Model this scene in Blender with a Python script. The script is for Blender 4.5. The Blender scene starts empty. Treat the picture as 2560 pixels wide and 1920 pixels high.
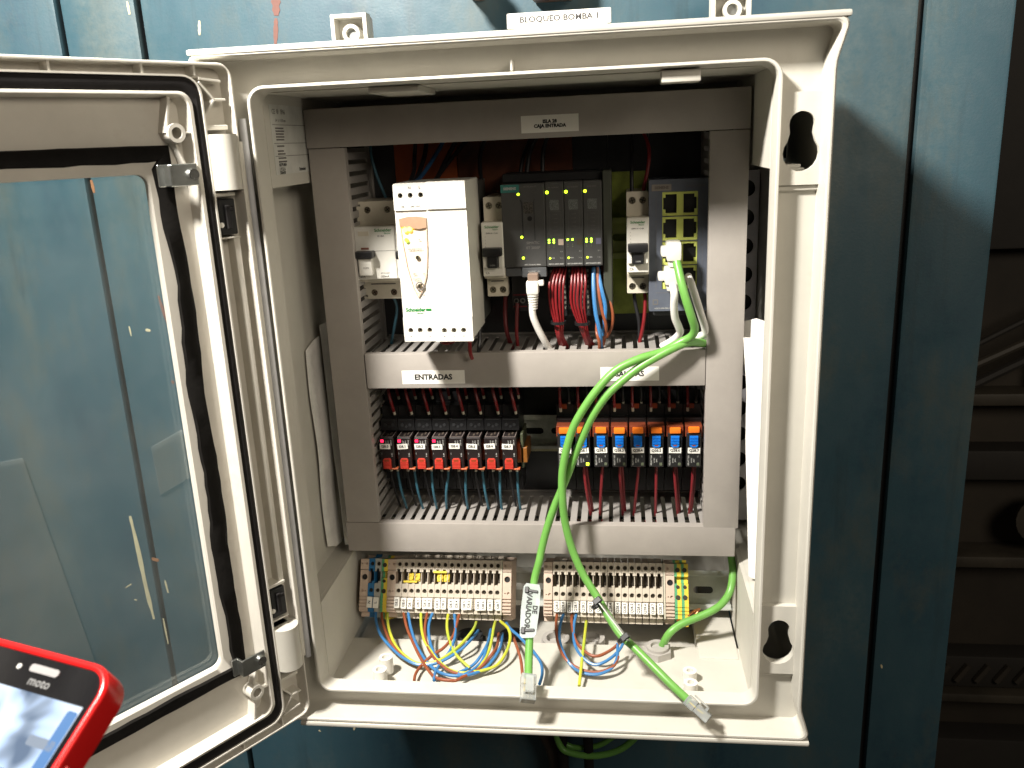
import bpy, bmesh, math, random
from mathutils import Vector, Matrix
random.seed(7)
S = 0.001                       # everything below is written in millimetres
scene = bpy.context.scene
COL = scene.collection
# ------------------------------------------------------------------ camera
cd = bpy.data.cameras.new('camera'); cam = bpy.data.objects.new('camera', cd); COL.objects.link(cam)
cam.location = (73.558*S, -585.949*S, 192.439*S); cam.rotation_euler = (1.29514, 0.0437981, 0.118948)
cd.sensor_fit = 'HORIZONTAL'; cd.sensor_width = 36; cd.lens = 2150/2560*36
cd.clip_start = 0.01; cd.clip_end = 30
cd.dof.use_dof = True; cd.dof.focus_distance = 0.69; cd.dof.aperture_fstop = 14.0
scene.camera = cam
# ------------------------------------------------------------------ light
w = bpy.data.worlds.new('World'); scene.world = w; w.use_nodes = True
wn = w.node_tree.nodes['Background']; wn.inputs[0].default_value = (1.0, 0.86, 0.68, 1); wn.inputs[1].default_value = 0.030
def area(name, loc, target, size, power, color):
    l = bpy.data.lights.new(name, 'AREA'); l.shape = 'DISK'; l.size = size*S; l.energy = power; l.color = color
    o = bpy.data.objects.new(name, l); COL.objects.link(o); o.location = Vector(loc)*S
    o.rotation_euler = (Vector(target)-Vector(loc)).to_track_quat('-Z', 'Y').to_euler(); return o
area('work_lamp', (-378, -432, 735), (10, 40, 0), 120, 29.5, (1.0, 0.95, 0.87))
area('fill_light', (950, -1150, 760), (-60, 0, 0), 650, 9.5, (1.0, 0.88, 0.72))  # added soft fill for the door and left inner wall
scene.view_settings.view_transform = 'Standard'; scene.view_settings.look = 'None'
scene.view_settings.exposure = 0; scene.view_settings.gamma = 1
scene.render.engine = 'CYCLES'
# ------------------------------------------------------------------ materials
MATS = {}
def screenmat():
    m = bpy.data.materials.new('lit_screen'); m.use_nodes = True; nt = m.node_tree; b = nt.nodes['Principled BSDF']; b.inputs['Base Color'].default_value = (.02, .02, .02, 1); b.inputs['Roughness'].default_value = .1
    tc = nt.nodes.new('ShaderNodeTexCoord'); n = nt.nodes.new('ShaderNodeTexNoise'); n.inputs['Scale'].default_value = 52; n.inputs['Detail'].default_value = 1.5; n.inputs['Distortion'].default_value = .6
    nt.links.new(tc.outputs['Object'], n.inputs['Vector']); r = nt.nodes.new('ShaderNodeValToRGB'); nt.links.new(n.outputs['Fac'], r.inputs[0]); e = r.color_ramp.elements
    e[0].position, e[0].color = .34, (.10, .16, .26, 1); e[1].position, e[1].color = .62, (.80, .90, 1, 1)
    for p, c in ((.40, (.26, .34, .46)), (.47, (.50, .66, .92))): x = e.new(p); x.color = (*c, 1)
    nt.links.new(r.outputs[0], b.inputs['Emission Color']); b.inputs['Emission Strength'].default_value = 1.3; return m
def mat(name, col, rough=0.5, metal=0.0, var=0.08, vscale=60, bump=0.03, bscale=900, spec=0.5, emit=None, estr=0, alpha=None, trans=0, col2=None, stretch=(1, 1, 1), dirt=0):
    if name in MATS: return MATS[name]
    m = bpy.data.materials.new(name); m.use_nodes = True; nt = m.node_tree; b = nt.nodes['Principled BSDF']
    b.inputs['Roughness'].default_value = rough; b.inputs['Metallic'].default_value = metal
    b.inputs['Specular IOR Level'].default_value = spec; b.inputs['Transmission Weight'].default_value = trans
    c1 = (*col, 1); c2 = (*(col2 or [min(1, c*(1-var*2.2)) for c in col]), 1)
    tc = nt.nodes.new('ShaderNodeTexCoord'); mp = nt.nodes.new('ShaderNodeMapping'); mp.inputs['Scale'].default_value = stretch
    nt.links.new(tc.outputs['Object'], mp.inputs[0])
    n = nt.nodes.new('ShaderNodeTexNoise'); n.inputs['Scale'].default_value = vscale; n.inputs['Detail'].default_value = 6; n.inputs['Roughness'].default_value = 0.65
    nt.links.new(mp.outputs[0], n.inputs['Vector'])
    r = nt.nodes.new('ShaderNodeValToRGB'); r.color_ramp.elements[0].position = 0.35; r.color_ramp.elements[1].position = 0.68
    r.color_ramp.elements[0].color = c2; r.color_ramp.elements[1].color = c1
    nt.links.new(n.outputs['Fac'], r.inputs[0]); last = r.outputs[0]
    if dirt:
        n3 = nt.nodes.new('ShaderNodeTexNoise'); n3.inputs['Scale'].default_value = 22; n3.inputs['Detail'].default_value = 9; n3.inputs['Roughness'].default_value = 0.75
        nt.links.new(tc.outputs['Object'], n3.inputs['Vector'])
        rr = nt.nodes.new('ShaderNodeValToRGB'); rr.color_ramp.elements[0].position = 0.60; rr.color_ramp.elements[1].position = 0.78
        rr.color_ramp.elements[0].color = (0, 0, 0, 1); rr.color_ramp.elements[1].color = (dirt, dirt, dirt, 1)
        nt.links.new(n3.outputs['Fac'], rr.inputs[0])
        mx = nt.nodes.new('ShaderNodeMixRGB'); nt.links.new(rr.outputs[0], mx.inputs[0]); nt.links.new(last, mx.inputs[1])
        mx.inputs[2].default_value = (col[0]*.55, col[1]*.48, col[2]*.40, 1); last = mx.outputs[0]
    nt.links.new(last, b.inputs['Base Color'])
    if bump:
        n2 = nt.nodes.new('ShaderNodeTexNoise'); n2.inputs['Scale'].default_value = bscale; n2.inputs['Detail'].default_value = 3
        nt.links.new(tc.outputs['Object'], n2.inputs['Vector'])
        bp = nt.nodes.new('ShaderNodeBump'); bp.inputs['Strength'].default_value = bump; bp.inputs['Distance'].default_value = 0.0006
        nt.links.new(n2.outputs['Fac'], bp.inputs['Height']); nt.links.new(bp.outputs[0], b.inputs['Normal'])
    if emit: b.inputs['Emission Color'].default_value = (*emit, 1); b.inputs['Emission Strength'].default_value = estr
    if alpha is not None: b.inputs['Alpha'].default_value = alpha
    MATS[name] = m; return m
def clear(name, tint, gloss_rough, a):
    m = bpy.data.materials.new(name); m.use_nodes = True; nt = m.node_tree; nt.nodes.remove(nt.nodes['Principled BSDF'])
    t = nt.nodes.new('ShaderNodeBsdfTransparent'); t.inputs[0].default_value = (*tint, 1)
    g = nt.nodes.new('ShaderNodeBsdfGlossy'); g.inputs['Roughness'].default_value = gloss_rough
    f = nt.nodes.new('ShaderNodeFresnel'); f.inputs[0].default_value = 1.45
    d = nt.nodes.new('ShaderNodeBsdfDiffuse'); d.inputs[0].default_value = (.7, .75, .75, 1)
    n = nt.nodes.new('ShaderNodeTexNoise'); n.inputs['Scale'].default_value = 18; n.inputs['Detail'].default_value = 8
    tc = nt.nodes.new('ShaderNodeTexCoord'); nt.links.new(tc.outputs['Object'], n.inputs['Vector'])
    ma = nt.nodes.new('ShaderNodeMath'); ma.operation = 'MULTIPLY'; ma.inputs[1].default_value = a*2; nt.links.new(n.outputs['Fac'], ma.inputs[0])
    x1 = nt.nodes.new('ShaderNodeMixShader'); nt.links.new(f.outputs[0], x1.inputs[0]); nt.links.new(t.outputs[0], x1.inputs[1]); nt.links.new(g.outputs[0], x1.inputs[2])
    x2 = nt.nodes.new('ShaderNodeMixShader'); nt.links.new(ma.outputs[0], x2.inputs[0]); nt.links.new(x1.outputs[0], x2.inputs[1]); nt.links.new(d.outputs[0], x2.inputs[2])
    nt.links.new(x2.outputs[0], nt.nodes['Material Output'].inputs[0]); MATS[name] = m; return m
SHELL = mat('grey_polyester', (.57, .55, .49), .55, var=.05, vscale=14, bump=.05, bscale=700, dirt=.25)
DOORM = mat('grey_polyester_door', (.68, .65, .58), .58, var=.06, vscale=14, bump=.05, bscale=700, dirt=.3)
SIDE = mat('dark_grey_lining', (.13, .14, .13), .5)
DUCT = mat('grey_pvc', (.37, .34, .31), .45, var=.05, vscale=30, bump=.04, bscale=1200, dirt=.15)
DUCTE = mat('grey_pvc_fingers', (.33, .31, .29), .42, var=.05)
BLACK = mat('black_plastic', (.012, .012, .013), .38)
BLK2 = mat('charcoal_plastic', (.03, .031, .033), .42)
RUB = mat('black_rubber', (.018, .016, .016), .8, spec=.25, var=.2, bump=.2, bscale=400)
SEAL = mat('black_sealant', (.010, .009, .008), .9, spec=.12, var=.2, bump=.5, bscale=250)
STEEL = mat('zinc_steel', (.62, .64, .62), .32, 1.0, var=.12, vscale=40)
CHROME = mat('bright_screw', (.75, .75, .74), .22, 1.0)
GOLD = mat('passivated_steel', (.62, .56, .36), .34, 1.0, var=.15)
PLATE = mat('zinc_plate', (.30, .32, .24), .42, .3, var=.2, vscale=9)
LIME = mat('glow_tinted_plate', (.60, .72, .12), .5, .0, var=.25, vscale=30)  # back plate with the yellow-green glow put into its base colour
BRN = mat('brown_plate', (.16, .040, .012), .5, var=.3, vscale=14)
ORNG = mat('orange_plate', (.50, .10, .018), .5, var=.25, vscale=14)
WHT = mat('white_plastic', (.72, .70, .64), .35, var=.03)
CREAM = mat('cream_plastic', (.66, .61, .50), .4, var=.04)
LBL = mat('white_label', (.84, .82, .76), .5, var=.03, vscale=40, bump=.02)
INK = mat('black_ink', (.008, .008, .008), .6, bump=0)
GINK = mat('grey_ink', (.16, .15, .14), .6, bump=0)
WINK = mat('pale_ink', (.42, .42, .40), .6, bump=0)
GRNINK = mat('green_ink', (.01, .22, .04), .5, bump=0)
ETG = mat('dark_slate_plastic', (.060, .060, .058), .42)
SWG = mat('blue_grey_plastic', (.115, .13, .165), .42)
TEAL = mat('teal_badge', (.03, .16, .14), .5)
BEI = mat('beige_polyamide', (.53, .47, .385), .45, var=.05)
PNK = mat('pinkish_polyamide', (.56, .44, .35), .45, var=.05)
TBLU = mat('blue_polyamide', (.02, .16, .36), .45)
TGRY = mat('grey_polyamide', (.40, .40, .36), .45)
TGRN = mat('green_polyamide', (.10, .36, .17), .45)
TYEL = mat('yellow_polyamide', (.78, .58, .06), .42)
CG = mat('green_cable_jacket', (.15, .38, .075), .36, var=.05)
CW = mat('white_cable_jacket', (.74, .72, .68), .4, var=.04)
WB = mat('blue_wire', (.045, .19, .43), .35); WBR = mat('brown_wire', (.27, .075, .03), .38)
WY = mat('yellow_green_wire', (.56, .50, .04), .35, col2=(.34, .46, .05), vscale=45); WR = mat('red_wire', (.20, .010, .013), .38)
WDR = mat('dark_red_wire', (.16, .012, .016), .4); WBK = mat('black_wire', (.012, .012, .014), .4); WTB = mat('petrol_wire', (.035, .12, .17), .4)
COP = mat('copper_wire', (.75, .32, .16), .3, 1.0)
RLEV = mat('red_lever', (.62, .06, .04), .35); BLEV = mat('blue_lever', (.01, .20, .72), .35); OTAB = mat('orange_tab', (.95, .22, .02), .35)
OTR = mat('amber_cover', (.30, .055, .02), .3)
PAPER = mat('white_paper', (.82, .80, .76), .7, bump=.1, bscale=60)
REDC = mat('red_case', (.62, .012, .012), .22, var=.03)
LG = mat('led_green', (.3, .8, .05), .3, emit=(.45, 1, .04), estr=6, bump=0)
LG2 = mat('led_lime', (.5, .8, .05), .3, emit=(.62, 1, .02), estr=5, bump=0)
LR = mat('led_red', (.8, .02, .05), .3, emit=(1, .02, .09), estr=2.2, bump=0)
LY = mat('led_amber', (.9, .6, .1), .3, emit=(1, .55, .06), estr=9, bump=0)
LOFF = mat('led_off', (.12, .14, .09), .3, bump=0)
PORTY = mat('lime_port_frame', (.74, .80, .20), .3)  # lime frames, base colour raised to suggest their glow
GLASS = clear('clear_pane', (.93, .96, .95), .03, .085); REFL = clear('faint_reflection', (.98, .99, .98), .2, .09)  # second one: pale see-through layer for painted pane reflections
CLR = clear('clear_plug', (.90, .88, .85), .12, .32)
TAGM = clear('clear_tag', (.86, .92, .88), .25, .36)
SMOKE = clear('smoked_cover', (.98, .95, .91), .1, .04)
CHIPC = mat('cream_primer', (.62, .55, .36), .7); CHIPR = mat('red_primer', (.17, .075, .06), .7); CHIPO = mat('orange_primer', (.32, .14, .06), .7)
RUST = mat('rusty_brass', (.34, .17, .11), .45, .5, var=.3, vscale=120)
# painted steel wall
def wallmat():
    m = bpy.data.materials.new('blue_painted_steel'); m.use_nodes = True; nt = m.node_tree; b = nt.nodes['Principled BSDF']; L = nt.links.new
    tc = nt.nodes.new('ShaderNodeTexCoord')
    def noise(scale, det, st=(1, 1, 1), rg=.6):
        mp = nt.nodes.new('ShaderNodeMapping'); mp.inputs['Scale'].default_value = st; L(tc.outputs['Object'], mp.inputs[0])
        n = nt.nodes.new('ShaderNodeTexNoise'); n.inputs['Scale'].default_value = scale; n.inputs['Detail'].default_value = det; n.inputs['Roughness'].default_value = rg
        L(mp.outputs[0], n.inputs['Vector']); return n.outputs['Fac']
    def ramp(f, stops):
        r = nt.nodes.new('ShaderNodeValToRGB'); L(f, r.inputs[0]); e = r.color_ramp.elements
        e[0].position, e[0].color = stops[0][0], (*stops[0][1], 1); e[1].position, e[1].color = stops[-1][0], (*stops[-1][1], 1)
        for p, c in stops[1:-1]: x = e.new(p); x.color = (*c, 1)
        return r.outputs[0]
    base = ramp(noise(7, 8, (1, 1, .35)), [(.34, (.016, .050, .080)), (.46, (.034, .080, .108)), (.54, (.043, .091, .116)), (.66, (.082, .122, .130))])
    mx = nt.nodes.new('ShaderNodeMixRGB'); L(ramp(noise(150, 7, (1, 1, 1), .72), [(.40, (0, 0, 0)), (.66, (.75, .75, .75))]), mx.inputs[0]); L(base, mx.inputs[1]); mx.inputs[2].default_value = (.032, .085, .11, 1)
    mx2 = nt.nodes.new('ShaderNodeMixRGB'); L(ramp(noise(14, 9, (1, 1, .5), .72), [(.50, (0, 0, 0)), (.72, (.75, .75, .75))]), mx2.inputs[0]); L(mx.outputs[0], mx2.inputs[1]); mx2.inputs[2].default_value = (.085, .098, .085, 1)
    mx3 = nt.nodes.new('ShaderNodeMixRGB'); L(ramp(noise(26, 10, (1, 1, .09), .7), [(.56, (0, 0, 0)), (.72, (.7, .7, .7))]), mx3.inputs[0]); L(mx2.outputs[0], mx3.inputs[1]); mx3.inputs[2].default_value = (.022, .042, .052, 1)
    mx4 = nt.nodes.new('ShaderNodeMixRGB'); L(ramp(noise(210, 8, (1, 1, .6), .8), [(.66, (0, 0, 0)), (.74, (.8, .8, .8))]), mx4.inputs[0]); L(mx3.outputs[0], mx4.inputs[1]); mx4.inputs[2].default_value = (.13, .15, .13, 1)
    L(mx4.outputs[0], b.inputs['Base Color'])
    L(ramp(noise(30, 5), [(.3, (.38, .38, .38)), (.7, (.62, .62, .62))]), b.inputs['Roughness'])
    bp = nt.nodes.new('ShaderNodeBump'); bp.inputs['Strength'].default_value = .25; bp.inputs['Distance'].default_value = .0005
    L(noise(420, 4), bp.inputs['Height']); L(bp.outputs[0], b.inputs['Normal']); return m
WALL = wallmat()
# ------------------------------------------------------------------ mesh tools (mm)
class B:
    def __init__(s): s.bm = bmesh.new()
    def box(s, x0, x1, y0, y1, z0, z1, c=0, M=None):
        r = bmesh.ops.create_cube(s.bm, size=1); v = r['verts']
        for p in v: p.co = Vector(((x0+x1)/2+p.co.x*(x1-x0), (y0+y1)/2+p.co.y*(y1-y0), (z0+z1)/2+p.co.z*(z1-z0)))
        if c:
            e = {e for p in v for e in p.link_edges}
            r2 = bmesh.ops.bevel(s.bm, geom=list(e), offset=c, segments=2 if c > .8 else 1, affect='EDGES', profile=.6)
            v = list({p for f in r2['faces'] for p in f.verts})
        if M: bmesh.ops.transform(s.bm, matrix=M, verts=v)
        return s
    def cyl(s, c, r, h, axis='y', n=16, r2=None):
        # from c along +axis by h
        A = {'x': Matrix.Rotation(math.pi/2, 4, 'Y'), 'y': Matrix.Rotation(-math.pi/2, 4, 'X'), 'z': Matrix()}[axis]
        M = Matrix.Translation(c) @ A @ Matrix.Translation((0, 0, h/2))
        bmesh.ops.create_cone(s.bm, cap_ends=True, segments=n, radius1=r, radius2=r if r2 is None else r2, depth=h, matrix=M); return s
    def ring(s, c, ro, ri, h, axis='y', n=20):
        L = []
        for rr, t in ((ro, 0), (ri, 0), (ri, h), (ro, h)):
            lp = []
            for i in range(n):
                a = 2*math.pi*i/n; u, v = rr*math.cos(a), rr*math.sin(a)
                p = {'y': (u, t, v), 'z': (u, v, t), 'x': (t, u, v)}[axis]
                lp.append(s.bm.verts.new((c[0]+p[0], c[1]+p[1], c[2]+p[2])))
            L.append(lp)
        s._bridge(L, True); return s
    def _bridge(s, L, closed, loop=True):
        m = len(L); k = len(L[0])
        for i in range(m if closed else m-1):
            a, b = L[i], L[(i+1) % m]
            for j in range(k if loop else k-1):
                try: s.bm.faces.new((a[j], a[(j+1) % k], b[(j+1) % k], b[j]))
                except ValueError: pass
    def sweep(s, prof, closed=False, n=6, cx=0, cz=0, warp=None, cap=False):
        # prof: (half width, half height, radius, y) loops of a rounded rectangle in XZ
        L = []
        for hw, hz, r, y in prof:
            lp = []
            for (x, z) in rrect(hw, hz, r, n):
                p = Vector((cx+x, y, cz+z)); p = warp(p) if warp else p
                lp.append(s.bm.verts.new(p))
            L.append(lp)
        s._bridge(L, closed)
        if cap: s.bm.faces.new(L[-1])
        return s
    def plate(s, outer, holes, y0, y1, M=None):
        n0 = len(s.bm.verts); ed = []; loops = []
        for poly in [outer]+list(holes):
            vs = [s.bm.verts.new((p[0], y0, p[1])) for p in poly]; loops.append(vs)
            for i in range(len(vs)): ed.append(s.bm.edges.new((vs[i], vs[(i+1) % len(vs)])))
        r = bmesh.ops.triangle_fill(s.bm, use_beauty=True, use_dissolve=False, edges=ed, normal=(0, -1, 0))
        fs = [g for g in r['geom'] if isinstance(g, bmesh.types.BMFace)]
        mp = {}
        for lp in loops:
            for v in lp: mp[v] = s.bm.verts.new((v.co.x, y1, v.co.z))
        for f in fs: s.bm.faces.new([mp[v] for v in reversed(f.verts)])
        for lp in loops:
            for i in range(len(lp)): a, b = lp[i], lp[(i+1) % len(lp)]; s.bm.faces.new((a, b, mp[b], mp[a]))
        if M: bmesh.ops.transform(s.bm, matrix=M, verts=[v for lp in loops for v in lp]+list(mp.values()))
        return s
    def prism(s, poly, x0, x1):
        # polygon in (y,z), extruded in x
        a = [s.bm.verts.new((x0, p[0], p[1])) for p in poly]; b = [s.bm.verts.new((x1, p[0], p[1])) for p in poly]
        s.bm.faces.new(a); s.bm.faces.new(b[::-1])
        for i in range(len(a)): j = (i+1) % len(a); s.bm.faces.new((a[i], b[i], b[j], a[j]))
        return s
    def tube(s, pts, r, n=8, sm=6, taper=None):
        P = spline([Vector(p) for p in pts], sm) if sm > 1 and len(pts) > 2 else [Vector(p) for p in pts]
        up = None; L = []
        for i, p in enumerate(P):
            t = (P[min(i+1, len(P)-1)]-P[max(i-1, 0)]).normalized()
            if up is None: up = t.orthogonal().normalized()
            up = (up - t*up.dot(t)).normalized(); bi = t.cross(up); rr = r if not taper else r*taper(i/(len(P)-1))
            L.append([s.bm.verts.new(p+(up*math.cos(a)+bi*math.sin(a))*rr) for a in [2*math.pi*k/n for k in range(n)]])
        s._bridge(L, False); s.bm.faces.new(L[0][::-1]); s.bm.faces.new(L[-1]); return s
    def poly(s, pts):
        s.bm.faces.new([s.bm.verts.new(p) for p in pts]); return s
    def mesh(s, name, m, smooth=35):
        bmesh.ops.recalc_face_normals(s.bm, faces=s.bm.faces)
        for v in s.bm.verts: v.co *= S
        me = bpy.data.meshes.new(name); s.bm.to_mesh(me); s.bm.free(); me.materials.append(m)
        me.shade_smooth(); me.set_sharp_from_angle(angle=math.radians(smooth)); return me
    def obj(s, name, m, parent=None, loc=(0, 0, 0), rot=(0, 0, 0), smooth=35): return link(name, s.mesh(name, m, smooth), parent, loc, rot)
def link(name, me, parent=None, loc=(0, 0, 0), rot=(0, 0, 0)):
    o = bpy.data.objects.new(name, me); COL.objects.link(o); o.parent = parent; o.location = Vector(loc)*S; o.rotation_euler = rot; return o
def rrect(hw, hz, r, n=6):
    out = []
    r = max(r, .01)
    for cx, cz, a0 in ((hw-r, hz-r, 0), (-hw+r, hz-r, 90), (-hw+r, -hz+r, 180), (hw-r, -hz+r, 270)):
        for k in range(n+1): a = math.radians(a0+90*k/n); out.append((cx+r*math.cos(a), cz+r*math.sin(a)))
    return out
def rect(x0, x1, z0, z1, r=0, n=3):
    if not r: return [(x0, z0), (x1, z0), (x1, z1), (x0, z1)]
    return [((x0+x1)/2+x, (z0+z1)/2+z) for x, z in rrect((x1-x0)/2, (z1-z0)/2, r, n)]
def circ(cx, cz, r, n=12): return [(cx+r*math.cos(2*math.pi*i/n), cz+r*math.sin(2*math.pi*i/n)) for i in range(n)]
def spline(P, k):
    out = []; n = len(P)
    for i in range(n-1):
        p0, p1, p2, p3 = P[max(i-1, 0)], P[i], P[i+1], P[min(i+2, n-1)]
        for j in range(k):
            t = j/k; out.append(.5*((2*p1)+(p2-p0)*t+(2*p0-5*p1+4*p2-p3)*t*t+(3*p1-p0-3*p2+p3)*t**3))
    out.append(P[-1]); return out
def thing(name, label, cat, loc=(0, 0, 0), rot=(0, 0, 0), group=None, kind=None):
    o = link(name, None, None, loc, rot); tag(o, label, cat, group); return o
def tag(o, label, cat, group=None):
    o['label'] = label; o['category'] = cat
    if group: o['group'] = group
    return o
def struct(o): o['kind'] = 'structure'; return o
TC = {}
def text(s, size, parent, loc, m=INK, rot=0, align='CENTER', bold=0.0, name='lettering', rx=math.pi/2, sx=1.0, shear=0):
    key = (s, size, align, bold, m.name, sx)
    if key not in TC:
        c = bpy.data.curves.new(name, 'FONT'); c.body = s; c.size = size*S; c.align_x = align; c.align_y = 'CENTER'; c.resolution_u = 2; c.offset = bold*S; c.extrude = .02*S
        t = bpy.data.objects.new('t', c); COL.objects.link(t); bpy.context.view_layer.update()
        me = bpy.data.meshes.new_from_object(t.evaluated_get(bpy.context.evaluated_depsgraph_get()))
        bpy.data.objects.remove(t); bpy.data.curves.remove(c)
        if sx != 1:
            for v in me.vertices: v.co.x *= sx
        me.materials.clear(); me.materials.append(m); TC[key] = me
    o = link(name, TC[key], parent, loc); o.rotation_mode = 'XYZ'
    o.rotation_euler = (Matrix.Rotation(rx, 3, 'X') @ Matrix.Rotation(rot, 3, 'Z')).to_euler(); return o
ORD = 'first second third fourth fifth sixth seventh eighth ninth tenth eleventh twelfth thirteenth fourteenth fifteenth sixteenth seventeenth eighteenth nineteenth twentieth'.split()

# ================================================================== SETTING: painted steel wall and what lies beyond it
def sweepR(b, prof, closed=False, n=6, warp=None, cap=False, sub=None):
    L = []
    for x0, x1, z0, z1, r, y in prof:
        hw, hz, cx, cz = (x1-x0)/2, (z1-z0)/2, (x0+x1)/2, (z0+z1)/2; lp = []
        pts = rrect(hw, hz, r, n)
        if sub: pts = pts[:2*n+2]+pts[2*n+2:]; k = n+1; pts = pts[:2*k]+[(-hw, v) for v in ()]+pts[2*k:]; pts = pts[:2*k] + pts[2*k:] ; pts = pts[:2*k]+pts[2*k:]; left = [(-hw, v) for v in sub]; right = [(hw, -v) for v in sub]; pts = pts[:2*k]+left+pts[2*k:]+right
        for x, z in pts:
            p = Vector((cx+x, y, cz+z)); p = warp(p) if warp else p; lp.append(b.bm.verts.new(p))
        L.append(lp)
    b._bridge(L, closed)
    if cap: b.bm.faces.new(L[-1])
    return b
wall = struct(link('wall', None, None, (0, 205, 0)))
for x0, x1 in ((-1200, -800), (-796, -434.5), (-429, -357.5), (-352, 317), (322.6, 392)):
    b = B(); b.box(x0, x1, 0, 14, -1100, 900, c=3.2); b.obj('panel', WALL, wall)
b = B(); b.box(-1200, 388, 16, 22, -1100, 900); b.obj('backing_sheet', BLACK, wall)
b = B(); b.box(387, 393.5, 15, 120, -1100, 900); b.obj('panel_return', BLK2, wall)
b = B(); b.box(316.8, 322.8, 8, 16, -1100, 900); b.obj('joint_strip', BLACK, wall)
def streak(name, m, pts, w0):
    # hand-shaped paint chip: a slightly raised irregular sliver following pts
    b = B(); n = len(pts); Lf = []; Rt = []
    P = spline([Vector((p[0], 0, p[1])) for p in pts], 5) if n > 2 else [Vector((pts[0][0]+(pts[1][0]-pts[0][0])*t/6, 0, pts[0][1]+(pts[1][1]-pts[0][1])*t/6)) for t in range(7)]
    for i, p in enumerate(P):
        t = (P[min(i+1, len(P)-1)]-P[max(i-1, 0)]).normalized(); q = Vector((t.z, 0, -t.x)); f = i/(len(P)-1)
        ww = w0*(.35+.65*math.sin(math.pi*min(max(f, .06), .94))**.5)*random.uniform(.72, 1.15)/2
        Lf.append(p+q*ww); Rt.append(p-q*ww)
    poly = [(p.x, p.z) for p in Lf]+[(p.x, p.z) for p in reversed(Rt)]
    b.plate(poly, [], -.35, 0.02); b.obj(name, m, wall)
for m, w0, pts in ((CHIPC, 3, [(-298, 308), (-299.6, 296)]), (CHIPC, 3, [(-363.5, 328), (-363, 317)]), (CHIPR, 8, [(-224.6, 335), (-225, 322), (-226, 308)]), (CHIPR, 4.5, [(-226.6, 306), (-228, 296), (-230, 283)]),
                   (CHIPO, 3.4, [(-427.6, 174), (-426.6, 162)]), (CHIPC, 3, [(-372.1, 153), (-371.6, 146), (-372.9, 134)]), (CHIPR, 3.4, [(-378, 61), (-375, 45), (-371, 26)]),
                   (CHIPC, 1.6, [(-414, 31), (-413.3, 21)]), (CHIPC, 3, [(-397, 27), (-392, 26)]), (CHIPR, 4, [(-378, -26), (-376, -29)]), (CHIPC, 5, [(-449.3, -176), (-447, -215), (-445.5, -262), (-442.7, -300)]),
                   (CHIPC, 2.4, [(-422, -252), (-420.7, -267)]), (CHIPO, 4, [(-433, -226), (-425, -228)]), (CHIPC, 2, [(-431.6, -299), (-431, -331)]), (CHIPC, 3, [(-225.5, -428), (-227, -434)]),
                   (CHIPC, 1.5, [(-470, -262), (-462, -257)]), (CHIPC, 1.5, [(-462, -276), (-459, -277)]), (CHIPC, 2, [(-255, -428), (-251, -430)]), (CHIPC, 2, [(-430, 240), (-429.7, 233)]),
                   (CHIPC, 1.6, [(-268, -436), (-266, -438)]), (CHIPR, 3, [(182, -362), (184, -365)]), (CHIPC, 2, [(330, -330), (331, -334)]), (CHIPC, 1.4, [(120, -398), (122, -399)]), (CHIPC, 1.3, [(228, -372), (229, -375)])):
    streak('paint_chip', m, pts, w0)
# dim plant room far beyond the right edge of the wall
FARM = mat('far_concrete', (.040, .031, .021), .8, var=.3, vscale=3, bump=.3, bscale=30); FARD = mat('far_dark_metal', (.02, .017, .014), .7); FARL = mat('far_pale_metal', (.06, .05, .036), .6, var=.25, vscale=12)
fw = struct(link('far_wall', None, None)); b = B(); b.box(300, 2600, 1300, 1330, -2200, 1600); b.obj('concrete_face', FARM, fw)
ff = B().box(300, 2600, 260, 1300, -1400, -1380); struct(ff.obj('floor', FARM))
t = thing('machine_frame', 'dim brown machine frame beyond the right edge of the blue panels', 'machine', (560, 500, 0))
for x0, x1, y0, y1, z0, z1, m, nm in ((-75, 260, 40, 120, -1000, 40, FARM, 'casing'), (-75, 260, 0, 40, -152, -136, FARL, 'rail'), (-75, 260, 2, 40, -252, -212, FARD, 'rail'), (-75, 260, -6, 40, -372, -356, FARL, 'rail'),
                                 (-75, 260, 6, 40, -560, -512, FARD, 'rail'), (-75, 260, -8, 40, -575, -562, FARL, 'rail'), (-75, 260, 0, 39, -1000, -640, FARD, 'base_panel'), (30, 260, -4, 40, -135, -30, FARD, 'hood'), (-75, 260, 8, 60, 42, 700, FARD, 'upper_panel')):
    b = B(); b.box(x0, x1, y0, y1, z0, z1, c=3); b.obj(nm, m, t)
b = B(); b.cyl((45, -12, -300), 34, 20, 'y', 24, 26); b.obj('drum', FARL, t)
for k in range(7): b = B(); b.tube([(-60+k*26, 3, -548), (-45+k*26, 3, -524)], 5, 6, 1); b.obj('bolt', FARM, t)
for i, (z0, z1, r, m) in enumerate(((-90, -18, 5, FARL), (-118, -40, 6, FARD), (-70, 10, 4, FARD))):
    b = B(); b.tube([(495, 470+i*6, z0), (560, 470+i*6, z0+(z1-z0)*.45), (700, 470+i*6, z1+30)], r, 8, 4)
    tag(b.obj('hose', m), ['pale hose slanting up beyond the right edge of the wall', 'lowest dark hose slanting up beyond the right edge of the wall', 'upper dark hose slanting up beyond the right edge of the wall'][i], 'hose', 'hoses beyond the wall')
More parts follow.
